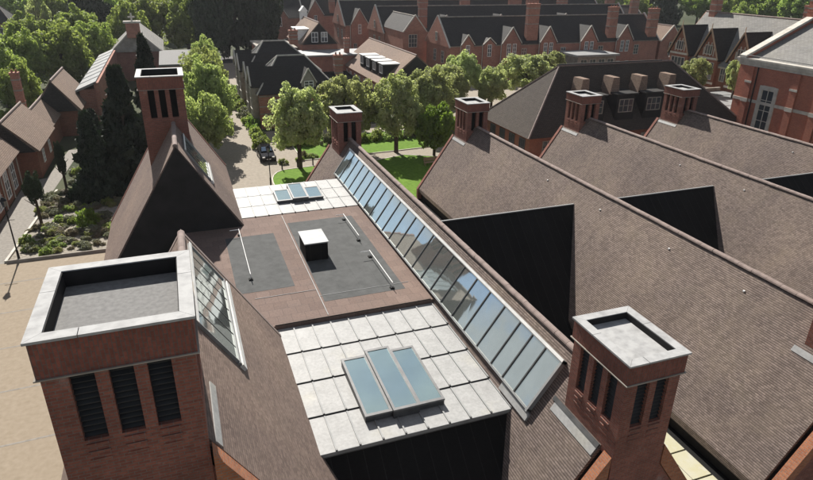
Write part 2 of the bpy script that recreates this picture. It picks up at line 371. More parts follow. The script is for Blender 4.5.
# valleys of lead between the ranges and the dark cross gables that close them
lead_panel_cache = {}
for i in range(3):
    xa, xb = RX[i]+HW-.25, RX[i+1]-HW+.25
    vf = MB().box(xa, xb, Y0, Y1, 2.5, 2.7).build('valley_gutter', 'black_clad_and_shade', B)
    y = Y0+.3; k = 0
    while y < 44:
        if 20 < y < 34: y += 1.44; continue
        me = lead_panel_cache.get('v') or lead_panel_cache.setdefault('v', MB().box(.06, (xb-xa)*.56, 0, 1.36, 0, .06).mesh('lead_panel', 'lead_yellow'))
        me2 = lead_panel_cache.get('w') or lead_panel_cache.setdefault('w', MB().box((xb-xa)*.56+.03, xb-xa-.5, 0, 1.36, 0, .05).mesh('lead_panel', 'lead_yellow'))
        inst('lead_panel', me, vf, (xa, y, 2.704)); inst('lead_panel', me2, vf, (xa, y, 2.704)); y += 1.44
    ZC, YC = 8.14, 28.65
    x0, x1 = RX[i]+(RZ-ZC)/T55+.02, RX[i+1]-(RZ-ZC)/T55-.02
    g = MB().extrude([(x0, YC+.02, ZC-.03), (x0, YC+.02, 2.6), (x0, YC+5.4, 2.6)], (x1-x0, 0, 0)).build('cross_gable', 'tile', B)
    MB().extrude([(x0, YC+.018, ZC-.02), (x0, YC+.018, 2.6), (x0, YC-6.3, 2.6)], (x1-x0, 0, 0)).build('shade_wedge', 'black_clad_and_shade', g)  # black wedge fills the cross wall's cast shadow on the adjoining tiles
    MB().box(x0-.3, x1, YC-.03, YC+.06, ZC-.04, ZC+.012).build('flashing', 'grey_lead', g)
# ---- left, taller range in two lengths
XL0 = -6.0
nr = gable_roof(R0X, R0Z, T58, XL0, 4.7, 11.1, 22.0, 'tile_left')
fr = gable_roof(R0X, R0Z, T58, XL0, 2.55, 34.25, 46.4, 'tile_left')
ridge_run(nr, R0X, R0Z+.02, 14.0, 22.0); ridge_run(fr, R0X, R0Z+.02, 34.25, 39.8)
gable_wall(B, R0X, R0Z, T58, XL0, 4.7, 10.985, 11.0, 'brick', drop=.66)
MB().extrude([(XL0, 11.0, 3.45-.25), (R0X, 11.0, R0Z-.2), (4.7, 11.0, 3.5-.25), (4.7, 11.0, 2.9), (R0X, 11.0, R0Z-.8), (XL0, 11.0, 2.9)], (0, .099, 0)).build('verge_gutter', 'black_clad_and_shade', nr)
verge(nr, R0X, R0Z, T58, XL0, 4.7, 10.62, 10.998, 'brick_verge', .05, cut=(2.55, .3))
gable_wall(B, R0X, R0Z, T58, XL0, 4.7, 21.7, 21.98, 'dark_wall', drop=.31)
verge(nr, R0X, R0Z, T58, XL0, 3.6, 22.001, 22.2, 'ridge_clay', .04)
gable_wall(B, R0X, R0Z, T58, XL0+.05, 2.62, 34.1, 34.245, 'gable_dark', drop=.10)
for pc in [o for o in bpy.data.objects if o.name.startswith('verge_coping') and o.parent == fr]: pass
gable_wall(B, R0X, R0Z, T58, XL0+.1, 2.6, 46.2, 46.39, 'brick', drop=.31)
verge(fr, R0X, R0Z, T58, XL0, 2.55, 46.401, 46.7, 'brick', .08)
MB().box(XL0+.3, XL0+.6, 11.1, 46.2, 0, 3.6).build('side_wall', 'brick', B)
MB().box(XL0+.02, XL0+.2, 11.2, 22, 3.1, 3.25).build('gutter', 'black_clad_and_shade', nr)
MB().box(XL0+.02, XL0+.2, 34.3, 46.3, 3.1, 3.25).build('gutter', 'black_clad_and_shade', fr)
# low-level roof in the gap of the left range
# ---- flat roof between left range and first range
FZ = 7.0
fl = MB().box(-.9, 9.85, 22.62, 34.2, 5.8, FZ).box(2.3, 9.85, 34.2, 40.8, 5.8, FZ-.004).box(2.3, 9.85, 15.06, 22.62, 5.8, FZ-.32).build('flat_roof', 'paver', B)
MB().box(1.5, 9.85, 40.5, 40.8, 0, 5.79).build('side_wall', 'brick', B)
MB().box(-.9, -.6, 22, 34.2, 0, 5.79).build('side_wall', 'dark_wall', B)
MB().box(-5.4, -.91, 22, 34.2, 2.4, 2.6).build('gap_roof', 'felt', B)
MB().box(2.3, 9.5, 15.0, 15.055, 2.6, FZ-.34).build('end_clad_and_shade', 'black_clad_and_shade', fl)
MB().extrude([(2.4, 15.0, 6.5), (2.4, 15.0, 2.6), (2.4, 11.31, 2.6), (2.4, 11.31, 3.35)], (7.2, 0, 0)).build('end_clad_and_shade', 'black_clad_and_shade', fl)  # sloped black prism stands in for the end wall's shadow on the tiles
MB().box(2.3, 9.6, 14.97, 15.0, FZ-.44, FZ-.30).build('fascia', 'grey_lead', fl)
MB().box(2.3, 10.6, 11.3, 14.96, 2.4, 2.6).build('valley_gutter', 'black_clad_and_shade', B)
# grey felt fields and seams laid on the pavers
for (x0, x1, y0, y1) in ((4.95, 8.85, 24.0, 33.75), (1.3, 3.95, 25.9, 32.55)):
    MB().box(x0, x1, y0, y1, FZ, FZ+.006).build('felt_sheet', 'felt', fl)
    for k in range(1, 4):
        xx = x0+(x1-x0)*k/4; MB().box(xx-.02, xx+.02, y0, y1, FZ+.006, FZ+.010).build('felt_seam', 'felt', fl)
MB().box(4.82, 4.85, 22.8, 35.0, FZ+.001, FZ+.02).build('conductor_tape', 'grey_lead', fl)
MB().box(4.86, 9.2, 24.56, 24.58, FZ+.007, FZ+.02).build('conductor_tape', 'grey_lead', fl)
MB().box(2.0, 4.80, 25.21, 25.23, FZ+.007, FZ+.02).build('conductor_tape', 'grey_lead', fl)
# lead bays: rows with drips between them, each sheet its own piece
def lead_rows(rows, z, dz, x0, x1, pitch, rnd=.0):
    zz = z
    for (ya, yb) in rows:
        MB().box(x0, x1, yb-.035, yb-.001, zz-.3, zz-.02).build('drip', 'black_clad_and_shade', fl)  # black strip: the shade of the step face is in its colour
        n = round((x1-x0)/pitch); off = random.choice((0, .5))*0
        for k in range(n):
            xa = x0+(x1-x0)*k/n; xb = x0+(x1-x0)*(k+1)/n
            t1 = random.uniform(-.012, .012)
            m = MB().box(xa+.022, xb-.022, ya, yb-.04, zz-.02, zz+t1*0)
            m.build('lead_panel', 'lead', fl)
            MB().box(xb-.028, xb+.028, ya+.02, yb-.07, zz-.02, zz+.045).build('lead_roll', 'grey_lead', fl)
            MB().box(xb-.035, xb+.035, ya-.02, ya+.05, zz-.06, zz+.05).build('roll_end', 'frame_dark', fl)
        MB().box(x0, x1, ya-.006, yb-.038, zz-.3, zz-.0205).build('lead_base', 'frame_dark', fl)
        zz += dz
lead_rows([(15.0, 16.8), (16.8, 18.75), (18.75, 20.7), (20.7, 22.62)], FZ-.30, .045, 2.45, 9.6, .8)
lead_rows([(35.3, 37.1), (37.1, 38.95), (38.95, 40.8)], FZ+.03, .01, 2.5, 9.75, .8)
MB().extrude([(9.55, 15.05, 6.68), (9.9, 15.05, 6.95), (9.9, 15.05, 6.6)], (0, 7.5, 0)).build('flashing', 'lead', fl)
MB().box(2.5, 9.6, 22.625, 22.66, FZ-.3, FZ+.03).build('upstand', 'black_clad_and_shade', fl)
# ---- long sloping glazing on the first range
def slope_pt(xr, zr, tan, side, dist, y, off=0):
    """point dist metres down the slope from the ridge, off metres proud of it"""
    L = math.hypot(1, tan); ux, uz = side/L, -tan/L
    nx, nz = side*tan/L, 1/L
    return Vector((xr+ux*dist+nx*off, y, zr+uz*dist+nz*off))
def glazing(parent, xr, zr, tan, side, d0, d1, ys, off=.14, fr_mat='frame_pale', sub=1, bw=.025, ef=.1, bh=.04):
    P = lambda d, y, o: slope_pt(xr, zr, tan, side, d, y, o)
    m = MB(); ya, yb = ys[0], ys[-1]
    for (da, db) in ((d0-.10, d0+.02), (d1-.02, d1+.05)):
        m.extrude([P(da, ya-.1, off+.05), P(db, ya-.1, off+.05), P(db, ya-.1, -.05), P(da, ya-.1, -.05)], (0, yb-ya+.2, 0))
    for y in (ya-ef, yb):
        m.extrude([P(d0-.1, y, off+.045), P(d1+.1, y, off+.045), P(d1+.1, y, -.05), P(d0-.1, y, -.05)], (0, ef, 0))
    g = m.build('glazing_frame', 'grey_lead', parent)
    MB().extrude([P(d0-.13, ya-.1, off+.07), P(d0-.02, ya-.1, off+.07), P(d0-.02, ya-.1, off+.051), P(d0-.13, ya-.1, off+.051)], (0, yb-ya+.2, 0)).build('glazing_cap', fr_mat, parent)
    for y in ys[1:-1]:
        MB().extrude([P(d0, y-bw, off+bh), P(d1, y-bw, off+bh), P(d1, y-bw, off-.05), P(d0, y-bw, off-.05)], (0, 2*bw, 0)).build('glazing_bar', 'frame_dark', parent)
    for k, (y, y2) in enumerate(zip(ys, ys[1:])):
        for j in range(sub):
            da, db = d0+(d1-d0)*j/sub, d0+(d1-d0)*(j+1)/sub
            tlt = random.uniform(-.008, .008)
            q = [P(da+.01, y+.027, off+tlt), P(db-.01, y+.027, off-tlt), P(db-.01, y2-.027, off-tlt*.5), P(da+.01, y2-.027, off+tlt*.3)]
            MB().extrude(q, P(0, 0, -.012)-P(0, 0, 0)).build('pane', 'glazing', parent)
            if j: MB().extrude([P(da-.02, y, off+.03), P(da+.02, y, off+.03), P(da+.02, y, off-.03), P(da-.02, y, off-.03)], (0, y2-y, 0)).build('glazing_bar', 'frame_dark', parent)
    return g
ys = [14.3, 15.22, 16.1, 17.0] + [17.0+1.225*k for k in range(1, 21)]
L55, L58 = math.hypot(1, T55), math.hypot(1, T58)
glazing(ranges[0], RX[0], RZ, T55, -1, .62, 2.62, ys)
P = lambda d, y, o: slope_pt(RX[0], RZ, T55, -1, d, y, o)
MB().extrude([P(2.72, 14.1, .10), P(3.0, 14.1, .08), P(3.0, 14.1, -.05), P(2.72, 14.1, -.05)], (0, 1.9, 0)).build('flashing', 'lead', ranges[0])
glazing(nr, R0X, R0Z, T58, 1, .42, 2.25, [15.9+.78*k for k in range(8)], off=.05, bw=.012, ef=.04, bh=.012)
glazing(fr, R0X, R0Z, T58, 1, .85, 2.95, [35.6+.7*k for k in range(6)], off=.05, bw=.012, ef=.04, bh=.012)
# pale lower upstands of the left glazing
for pr, ya, yb, d in ((nr, 15.8, 21.4, 2.36), (fr, 35.5, 39.2, 3.06)):
    Q = lambda dd, y, o: slope_pt(R0X, R0Z, T58, 1, dd, y, o)
    MB().extrude([Q(d, ya, .13), Q(d+.22, ya, .10), Q(d+.22, ya, -.05), Q(d, ya, -.05)], (0, yb-ya, 0)).build('upstand', 'frame_pale', pr)

# ---- towers
def tower(x0, x1, y0, y1, z1, zb, nx, ny, slats, oh=.07, band=.62, oz=1.75, lip=.30, sill=True, deck='felt', deckdrop=.45, label=None):
    """vent tower: brick shaft, openings between piers, soldier band, string course, coping frame, sunk deck"""
    x0, x1, y0, y1 = x0+.045, x1-.045, y0+.045, y1-.045      # the measured size is that of the coping
    sx0, sx1, sy0, sy1 = x0+oh, x1-oh, y0+oh, y1-oh
    zt = z1-.07; zb1 = zt-band; zo1 = zb1-.03; zo0 = zo1-oz
    m = MB().box(sx0, sx1, sy0, sy1, zb, zo0)
    pw = .24; dep = .22; cp = .46 if x1-x0 > 2.4 else .38
    def piers(a0, a1, n):
        w = (a1-a0)-2*cp; ow = (w-(n-1)*pw)/n; out = [(a0, a0+cp)]
        for k in range(n-1): s_ = a0+cp+ow*(k+1)+pw*k; out.append((s_, s_+pw))
        out.append((a1-cp, a1)); return out
    px, py = piers(sx0, sx1, nx), piers(sy0, sy1, ny)
    for k, (a, b) in enumerate(px):
        for yy in ((sy0, sy0+dep), (sy1-dep, sy1)): m.box(a, b, yy[0], yy[1], zo0, zo1)
    for (a, b) in py:
        a2, b2 = max(a, sy0+dep), min(b, sy1-dep)
        if b2 > a2:
            for xx in ((sx0, sx0+dep), (sx1-dep, sx1)): m.box(xx[0], xx[1], a2, b2, zo0, zo1)
    t = m.build('tower', 'brick', B)
    if label: t['label'] = label
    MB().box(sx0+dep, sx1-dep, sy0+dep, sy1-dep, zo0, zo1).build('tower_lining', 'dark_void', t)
    # sloping brick sills below the openings
    if sill:
        for pp, axis in ((px, 0), (py, 1)):
            for (a, b), (a2, b2) in zip(pp, pp[1:]):
                for k in range(3):
                    zz = zo0-.14-.2*k; o = .035-.01*k
                    if axis == 0: MB().box(b+.02, a2-.02, sy0-o, sy0-.001, zz, zz+.06).build('brick_sill', 'brick', t)
                    else: MB().box(sx0-o, sx0-.001, b+.02, a2-.02, zz, zz+.06).build('brick_sill', 'brick', t)
    if slats:
        n = int(oz/.125)
        for pp, axis in ((px, 0), (py, 1)):
            for (a, b), (a2, b2) in zip(pp, pp[1:]):
                wd = a2-b
                me = MB().extrude([(0, 0, 0), (0, .10, .085), (0, .10, .105), (0, 0, .02)], (wd, 0, 0)).mesh('louvre_slat', 'louvre')
                for k in range(n):
                    zz = zo0+.02+k*(oz-.05)/n
                    if axis == 0: inst('louvre_slat', me, t, (b, sy0+.09, zz))
                    else:
                        inst('louvre_slat', me, t, (sx0+.09, a2, zz), rotz=-math.pi/2)
                        
    MB().box(sx0-.02, sx1+.02, sy0-.02, sy1+.02, zb1+.001, zt-.001).build('brick_band', 'brick_band', t) if False else None
    # hollow band (parapet) so that the deck is sunk
    bm = MB(); q = .0
    for (a, b, c_, d) in ((x0+.01, x1-.01, y0+.01, y0+lip), (x0+.01, x1-.01, y1-lip, y1-.01), (x0+.01, x0+lip, y0+lip, y1-lip), (x1-lip, x1-.01, y0+lip, y1-lip)):
        bm.box(a, b, c_, d, zb1, zt)
    bm.build('brick_band', 'brick_band', t)
    sc = MB()
    for (a, b, c_, d) in ((x0-.03, x1+.03, y0-.03, y0+.3), (x0-.03, x1+.03, y1-.3, y1+.03), (x0-.03, x0+.3, y0+.3, y1-.3), (x1-.3, x1+.03, y0+.3, y1-.3)):
        sc.box(a, b, c_, d, zb1-.03, zb1-.001)
    sc.build('string_course', 'stone_dark', t)
    MB().box(x0+lip-.02, x1-lip+.02, y0+lip-.02, y1-lip+.02, zb1-.02, zt-deckdrop).build('tower_deck', deck, t)
    lm = MB(); li = lip
    for (a, b, c_, d) in ((x0+li, x1-li, y0+li, y0+li+.02), (x0+li, x1-li, y1-li-.02, y1-li), (x0+li, x0+li+.02, y0+li+.02, y1-li-.02), (x1-li-.02, x1-li, y0+li+.02, y1-li-.02)):
        lm.box(a, b, c_, d, zt-deckdrop+.002, zt+.03)
    lm.build('recess_shade_lining', 'dark_wall', t)  # dark lining blackens the parapet recess, its shade put into the colour
    # coping: mitred sheets, two to a side
    e = .045; ox0, ox1, oy0, oy1 = x0-e, x1+e, y0-e, y1+e; ix0, ix1, iy0, iy1 = x0+lip, x1-lip, y0+lip, y1-lip
    def cop(q): MB().extrude(q, (0, 0, .055)).build('coping_sheet', 'coping_metal', t)
    g = .008; mxx = x0+(x1-x0)*.3; myy = y0+(y1-y0)*.62
    zc = zt+.001
    cop([(ox0, oy0, zc), (mxx-g, oy0, zc), (mxx-g, iy0, zc), (ix0, iy0, zc)]); cop([(mxx+g, oy0, zc), (ox1, oy0, zc), (ix1, iy0, zc), (mxx+g, iy0, zc)])
    cop([(ox0, oy1, zc), (ix0, iy1, zc), (ix1, iy1, zc), (ox1, oy1, zc)])
    for (oa, ia) in ((ox0, ix0), (ox1, ix1)):
        cop([(oa, oy0+g, zc), (ia, iy0+g, zc), (ia, myy-g, zc), (oa, myy-g, zc)]); cop([(oa, myy+g, zc), (ia, myy+g, zc), (ia, iy1-g, zc), (oa, oy1-g, zc)])
    # lead flashing at the foot is built by the caller
    return t
t0 = tower(-3.22, -.28, 10.84, 14.0, 14.84, 0, 3, 3, True, oh=.06, band=.78, oz=1.6, lip=.24, deckdrop=.33, deck='felt_light', label='large brick tower with louvres at the near end of the left range')
t1 = tower(-2.4, .33, 39.8, 43.1, 14.84, 0, 3, 3, False, oh=.06, band=.72, oz=1.7, lip=.26, deckdrop=.5)
tn = tower(10.36, 12.44, 10.63, 13.35, 11.28, 0, 2, 3, True, lip=.25, oz=1.6, deck='coping_metal', deckdrop=.17, label='brick tower with slit openings at the near end of the glazed range')
tower(10.4, 12.35, 42.95, 45.5, 11.22, 0, 2, 3, False, lip=.30, oz=1.5, deck='coping_metal', deckdrop=.14)
for xr in RX[1:]:
    tower(xr-.98, xr+1.05, 43.5, 46.0, 11.15, 0, 2, 3, False, lip=.30, oz=1.5, deck='coping_metal', deckdrop=.14)
    tower(xr-1.0, xr+1.06, 10.63, 13.35, 11.28, 0, 2, 3, False, lip=.30, oz=1.5, deck='coping_metal', deckdrop=.14)
# sloped lead flashings where slopes meet towers
def flash(parent, xr, zr, tan, side, d0, d1, y0, y1, mat='lead', off=.03):
    Q = lambda d, y, o: slope_pt(xr, zr, tan, side, d, y, o)
    return MB().extrude([Q(d0, y0, off), Q(d1, y0, off), Q(d1, y0, -.04), Q(d0, y0, -.04)], (0, y1-y0, 0)).build('flashing', mat, parent)
flash(ranges[0], RX[0], RZ, T55, -1, 1.75, 2.05, 11.35, 13.6)
flash(ranges[0], RX[0], RZ, T55, -1, 1.60, 1.75, 11.33, 13.75, 'frame_dark', .05)
flash(nr, R0X, R0Z, T58, 1, .70, .92, 11.15, 13.4)
for k, xr in enumerate(RX[1:]):
    flash(ranges[k+1], xr, RZ, T55, -1, 1.62, 1.85, 43.6, 45.9); flash(ranges[k+1], xr, RZ, T55, -1, 1.75, 2.0, 11.35, 13.5)

# ------------------------------------------------------------------ things standing on the flat roof
bx = thing('plant_box', (5.55, 29.0, FZ), 'black cube-shaped plant box with pale metal lid on the flat roof', 'vent box')
MB().box(4.98, 6.14, 28.3, 29.95, FZ+.006, FZ+.95).build('casing', 'black_clad_and_shade', bx)
MB().box(4.93, 6.19, 28.25, 30.0, FZ+.951, FZ+1.01).build('lid', 'lid_metal', bx)
def skylight(x0, x1, y0, y1, z, h, label, mid_up, y1m):
    t = thing('skylight', ((x0+x1)/2, (y0+y1)/2, z), label, 'skylight', 'skylights on the lead roof')
    W = (x1-x0)/3
    for k in range(3):
        a, b = x0+W*k, x0+W*(k+1); u = mid_up if k == 1 else 0; yb = y1m if k == 1 else y1; ya = y0 - (.12 if k == 1 else 0)
        zt0, zt1 = z+h+u, z+h+u+.14
        c_ = MB().extrude([(a+.01, ya, z), (a+.01, ya, zt0), (a+.01, yb, zt1), (a+.01, yb, z)], (W-.02, 0, 0)).build('kerb', 'frame_dark', t)
        for (xa, xb, yy0, yy1) in ((a, a+.09, ya-.03, yb+.03), (b-.09, b, ya-.03, yb+.03), (a+.09, b-.09, ya-.03, ya+.09), (a+.09, b-.09, yb-.09, yb+.03)):
            sl_ = (zt1-zt0)/(yb-ya); za, zb_ = zt0+(yy0-ya)*sl_, zt0+(yy1-ya)*sl_
            MB().extrude([(xa, yy0, za+.005), (xa, yy0, za+.075), (xa, yy1, zb_+.075), (xa, yy1, zb_+.005)], (xb-xa, 0, 0)).build('frame', 'frame_mid', c_)
        MB().extrude([(a+.09, ya+.09, zt0+.03), (a+.09, ya+.09, zt0+.05), (a+.09, yb-.09, zt1+.05), (a+.09, yb-.09, zt1+.03)], (W-.18, 0, 0)).build('pane', 'skylight_glass', c_)
    return t
skylight(4.48, 7.42, 15.95, 19.2, FZ-.28, .20, 'large blue-glass skylight of three panes on the near lead roof', .10, 19.35)
skylight(4.9, 7.9, 37.05, 38.75, FZ+.04, .12, 'small three-pane skylight with raised middle on the far lead roof', .12, 39.4)
def rail(name, a, b, label):
    t = thing(name, (a[0], a[1], FZ), label, 'guard rail', 'low white rails on the flat roof')
    for (x, y) in (a, b):
        MB().box(x-.10, x+.10, y-.09, y+.09, FZ+.012, FZ+.07).build('foot', 'rubber', t)
        MB().bar((x, y, FZ+.07), (x, y, FZ+.36), .018).build('post', 'white_paint', t)
    MB().bar((a[0], a[1]+.1, FZ+.36), (b[0], b[1]-.1, FZ+.36), .019).build('rail', 'white_paint', t)
    MB().bar((a[0]-.5, a[1], FZ+.36), (a[0], a[1], FZ+.36), .019).build('return_rail', 'white_paint', t)
rail('guard_rail', (8.25, 33.2), (8.25, 30.0), 'low white rail near the far lead roof beside the long glazing')
rail('guard_rail', (8.25, 27.8), (8.25, 24.2), 'low white rail near the near lead roof beside the long glazing')
rail('guard_rail', (2.1, 32.8), (2.05, 27.2), 'long thin white rail on the left grey felt field')

# ------------------------------------------------------------------ houses and halls beyond
win_cache = {}
def window(parent, x, y, z, wd, h, face, nx=2, ny=2, mat='white_paint', glassmat='window_glass'):
    """frame with bars (part) and pane (sub-part); face is the side it looks to: -x, +x, -y"""
    key = (round(wd, 2), round(h, 2), nx, ny, mat, glassmat)
    if key not in win_cache:
        m = MB(); fw = .09
        m.box(-wd/2, wd/2, -.07, 0, 0, fw); m.box(-wd/2, wd/2, -.07, 0, h-fw, h); m.box(-wd/2, -wd/2+fw, -.07, 0, fw, h-fw); m.box(wd/2-fw, wd/2, -.07, 0, fw, h-fw)
        for k in range(1, nx): xx = -wd/2+wd*k/nx; m.box(xx-.04, xx+.04, -.06, 0, fw, h-fw)
        for k in range(1, ny): zz = h*k/ny; m.box(-wd/2+fw, wd/2-fw, -.055, 0, zz-.035, zz+.035)
        pn = MB().box(-wd/2+fw, wd/2-fw, -.02, .001, fw, h-fw)
        win_cache[key] = (m.mesh('window', mat), pn.mesh('pane', glassmat))
    rz = {'-y': 0, '-x': -math.pi/2, '+x': math.pi/2}[face]
    f, g = win_cache[key]
    o = inst('window', f, parent, (x, y, z), rotz=rz)
    p_ = bpy.data.objects.new('pane', g); COL.objects.link(p_); p_.parent = o
    return o
def chimney(parent, x, y, z0, z1, wx=.9, wy=.7, mat='brick_far', pots=2):
    c_ = MB().box(x-wx/2, x+wx/2, y-wy/2, y+wy/2, z0, z1-.25).box(x-wx/2-.08, x+wx/2+.08, y-wy/2-.08, y+wy/2+.08, z1-.25, z1).box(x-wx/2-.05, x+wx/2+.05, y-wy/2-.05, y+wy/2+.05, z0+(z1-z0)*.55, z0+(z1-z0)*.55+.12).build('chimney', mat, parent)
    for fz in (.35, .62, .84):
        zz = z0+(z1-z0)*fz if z0 > 1 else z1-(1-fz)*6
        MB().box(x-wx/2-.03, x+wx/2+.03, y-wy/2-.03, y+wy/2+.03, zz, zz+.16).build('stone_band', 'stone_dark', c_)
    for k in range(pots):
        xx = x-wx/2+wx*(k+.5)/pots; MB().bar((xx, y, z1), (xx, y, z1+.35), .13, 8, .11).build('chimney_pot', 'brick_orange', c_)
    return c_
def roof_x(parent, x0, x1, y0, y1, ze, zr, mat, hipl=0, hipr=0, oh=.3, ridge='ridge_clay'):
    """ridge along X; hipl/hipr inset the ridge ends"""
    ym = (y0+y1)/2; a, b, c_, d = x0-oh*(hipl > 0), x1+oh*(hipr > 0), y0-oh, y1+oh
    e1, e2 = (x0+hipl, ym, zr), (x1-hipr, ym, zr); m = MB()
    m.face((a, c_, ze), (b, c_, ze), e2, e1); m.face((b, d, ze), (a, d, ze), e1, e2)
    m.face((a, d, ze), (a, c_, ze), e1); m.face((b, c_, ze), (b, d, ze), e2); m.face((a, c_, ze), (a, d, ze), (b, d, ze), (b, c_, ze))
    r_ = m.build('roof', mat, parent)
    if x1-hipr-.1 > x0+hipl+.1: MB().bar((x0+hipl, ym, zr+.02), (x1-hipr, ym, zr+.02), .13, 6).build('ridge_tiles', ridge, r_)
    if hipl:
        for yy in (c_, d): MB().bar((a, yy, ze+.03), (x0+hipl, ym, zr+.03), .11, 6).build('hip_tiles', ridge, r_)
    if hipr:
        for yy in (c_, d): MB().bar((b, yy, ze+.03), (x1-hipr, ym, zr+.03), .11, 6).build('hip_tiles', ridge, r_)
    return r_
def roof_y(parent, x0, x1, y0, y1, ze, zr, mat, oh=.3, hipn=0, hipf=0, ridge='ridge_clay'):
    xm = (x0+x1)/2; a, b = x0-oh, x1+oh; c_, d = y0-oh*.6, y1+oh*.6
    e1, e2 = (xm, c_+hipn, zr), (xm, d-hipf, zr); m = MB()
    m.face((a, d, ze), (a, c_, ze), e1, e2); m.face((b, c_, ze), (b, d, ze), e2, e1)
    m.face((a, c_, ze), (b, c_, ze), e1); m.face((b, d, ze), (a, d, ze), e2); m.face((a, c_, ze), (a, d, ze), (b, d, ze), (b, c_, ze))
    r_ = m.build('roof', mat, parent)
    MB().bar((xm, c_+hipn, zr+.02), (xm, d-hipf, zr+.02), .13, 6).build('ridge_tiles', ridge, r_)
    return r_
def gable_face_y(parent, x0, x1, y, ze, zr, mat, name='gable', th=.2, coping=None):
    xm = (x0+x1)/2
    o = MB().extrude([(x0, y, ze), (x1, y, ze), (xm, y, zr)], (0, -th, 0)).build(name, mat, parent)
    if coping:
        for a in (x0, x1): MB().bar((a, y-th/2, ze), (xm, y-th/2, zr+.05), .16, 4).build('coping', coping, o)
    return o
def gable_face_x(parent, x, y0, y1, ze, zr, mat, th=.2, coping=None):
    ym = (y0+y1)/2
    o = MB().extrude([(x, y0, ze), (x, y1, ze), (x, ym, zr)], (-th, 0, 0)).build('gable', mat, parent)
    if coping:
        for a in (y0, y1): MB().bar((x-th/2, a, ze), (x-th/2, ym, zr+.08), .2, 4).build('coping', coping, o)
    return o
def gablet(parent, x, y, wd, ze, zr, roofd, wallmat='brick_far', roofmat='slate', win=(1, .8, 1.8), wz=None, coping=None, zb=0):
    """front gable rising from the wall, with its own little roof running back"""
    MB().extrude([(x-wd/2, y, zb), (x+wd/2, y, zb), (x+wd/2, y, ze), (x, y, zr-.12), (x-wd/2, y, ze)], (0, .4, 0)).build('gablet', wallmat, parent)
    m = MB(); o = .12
    m.extrude([(x-wd/2-o, y-.1, ze-.12), (x, y-.1, zr), (x+wd/2+o, y-.1, ze-.12), (x+wd/2+o, y-.1, ze-.3), (x, y-.1, zr-.2), (x-wd/2-o, y-.1, ze-.3)], (0, roofd, 0))
    m.build('gablet_roof', roofmat, parent)
    if coping:
        for sx in (-1, 1): MB().bar((x+sx*(wd/2+o), y-.12, ze-.05), (x, y-.12, zr+.08), .12, 4).build('coping', coping, parent)
    n, ww, wh = win
    for k in range(n):
        xx = x+(k-(n-1)/2)*(ww+.45); window(parent, xx, y-.005, (wz if wz else ze-wh*.55), ww, wh, '-y', 2, 3)

# --- slate house by the drive
h = thing('slate_house', (12, 90, 0), 'dark slate-roofed brick house with pale hips behind the round trees by the drive', 'house')
MB().box(10, 20.5, 85.5, 95.5, 0, 4.7).build('wall', 'brick_far', h)
MB().box(20.5, 27, 86.5, 94, 0, 3.6).build('wall', 'brick_far', h)
MB().box(10.2, 21, 99.5, 109.5, 0, 5.4).build('wall', 'brick_far', h)
MB().box(12, 20, 95.5, 99.5, 0, 4.5).build('wall', 'brick_far', h)
roof_x(h, 10, 21, 85.5, 95.5, 4.7, 9.1, 'slate', 3.6, 3.6, ridge='stone')
roof_x(h, 18, 27, 86.5, 94, 3.6, 6.5, 'slate', 0, 3.4, ridge='slate')
roof_x(h, 10.2, 21.5, 99.5, 109.5, 5.4, 9.6, 'slate', 3.4, 4.5, ridge='stone')
for y in (88.2, 92.8, 102.2, 107.0):
    m = MB().extrude([(10.3, y-1.6, 0), (10.3, y+1.6, 0), (10.3, y+1.6, 5.8), (10.3, y, 7.9), (10.3, y-1.6, 5.8)], (-1.1, 0, 0)).build('bay', 'stone_dark', h)
    MB().extrude([(9.1, y-1.8, 5.7), (9.1, y, 8.05), (9.1, y+1.8, 5.7), (9.1, y+1.8, 5.5), (9.1, y, 7.8), (9.1, y-1.8, 5.5)], (5.2, 0, 0)).build('bay_roof', 'slate', m)
    MB().bar((9.08, y-1.8, 5.75), (9.08, y, 8.1), .14, 4).build('coping', 'stone', m); MB().bar((9.08, y+1.8, 5.75), (9.08, y, 8.1), .14, 4).build('coping', 'stone', m)
    for z in (1.0, 3.8): window(m, 9.19, y, z, 1.8, 1.5, '-x', 3, 2, 'stone')
gablet(h, 17.0, 86.0, 2.0, 6.0, 7.8, 3.6, 'stone_dark', 'slate', (1, 1.3, 1.3), 4.9, 'stone', 4.6)
for x in (12.2, 15.0, 18.2): window(h, x, 85.49, 2.3, 1.2, 1.7, '-y', 2, 2, 'stone')
for z in (2.0, 3.0, 4.4): MB().box(9.96, 20.54, 85.44, 85.495, z, z+.16).build('stone_band', 'stone_dark', h)
chimney(h, 22.3, 90.2, 5.0, 9.0, 1.2, .9)
chimney(h, 18.5, 104.5, 9, 11.2, 1.3, .9)
# --- brown-roofed annexe with a row of box dormers
h = thing('dormer_house', (36, 106, 0), 'brown-tiled house with four box dormers in a row behind the round trees', 'house')
MB().box(30.6, 41.4, 94, 119.5, 0, 3.6).build('wall', 'brick_far', h)
rf = roof_y(h, 30.6, 41.4, 94, 119.5, 3.5, 8.0, 'tile_brown', .4)
MB().extrude([(30.7, 93.75, 3.5), (41.3, 93.75, 3.5), (36, 93.75, 7.75)], (0, -.1, 0)).build('gable', 'slate', h)
for k in range(4):
    y = 96.2+3.7*k
    d = MB().box(31.2, 34.2, y, y+2.3, 4.4, 6.35).build('dormer', 'dark_wall', h)
    MB().box(31.0, 34.6, y-.15, y+2.45, 6.351, 6.5).build('dormer_roof', 'frame_pale', d)
    window(d, 31.19, y+1.15, 4.9, 1.7, 1.25, '-x', 3, 1)
for k in range(8): window(h, 30.59, 96+3*k, 1.4, 1.1, 1.4, '-x', 2, 2)
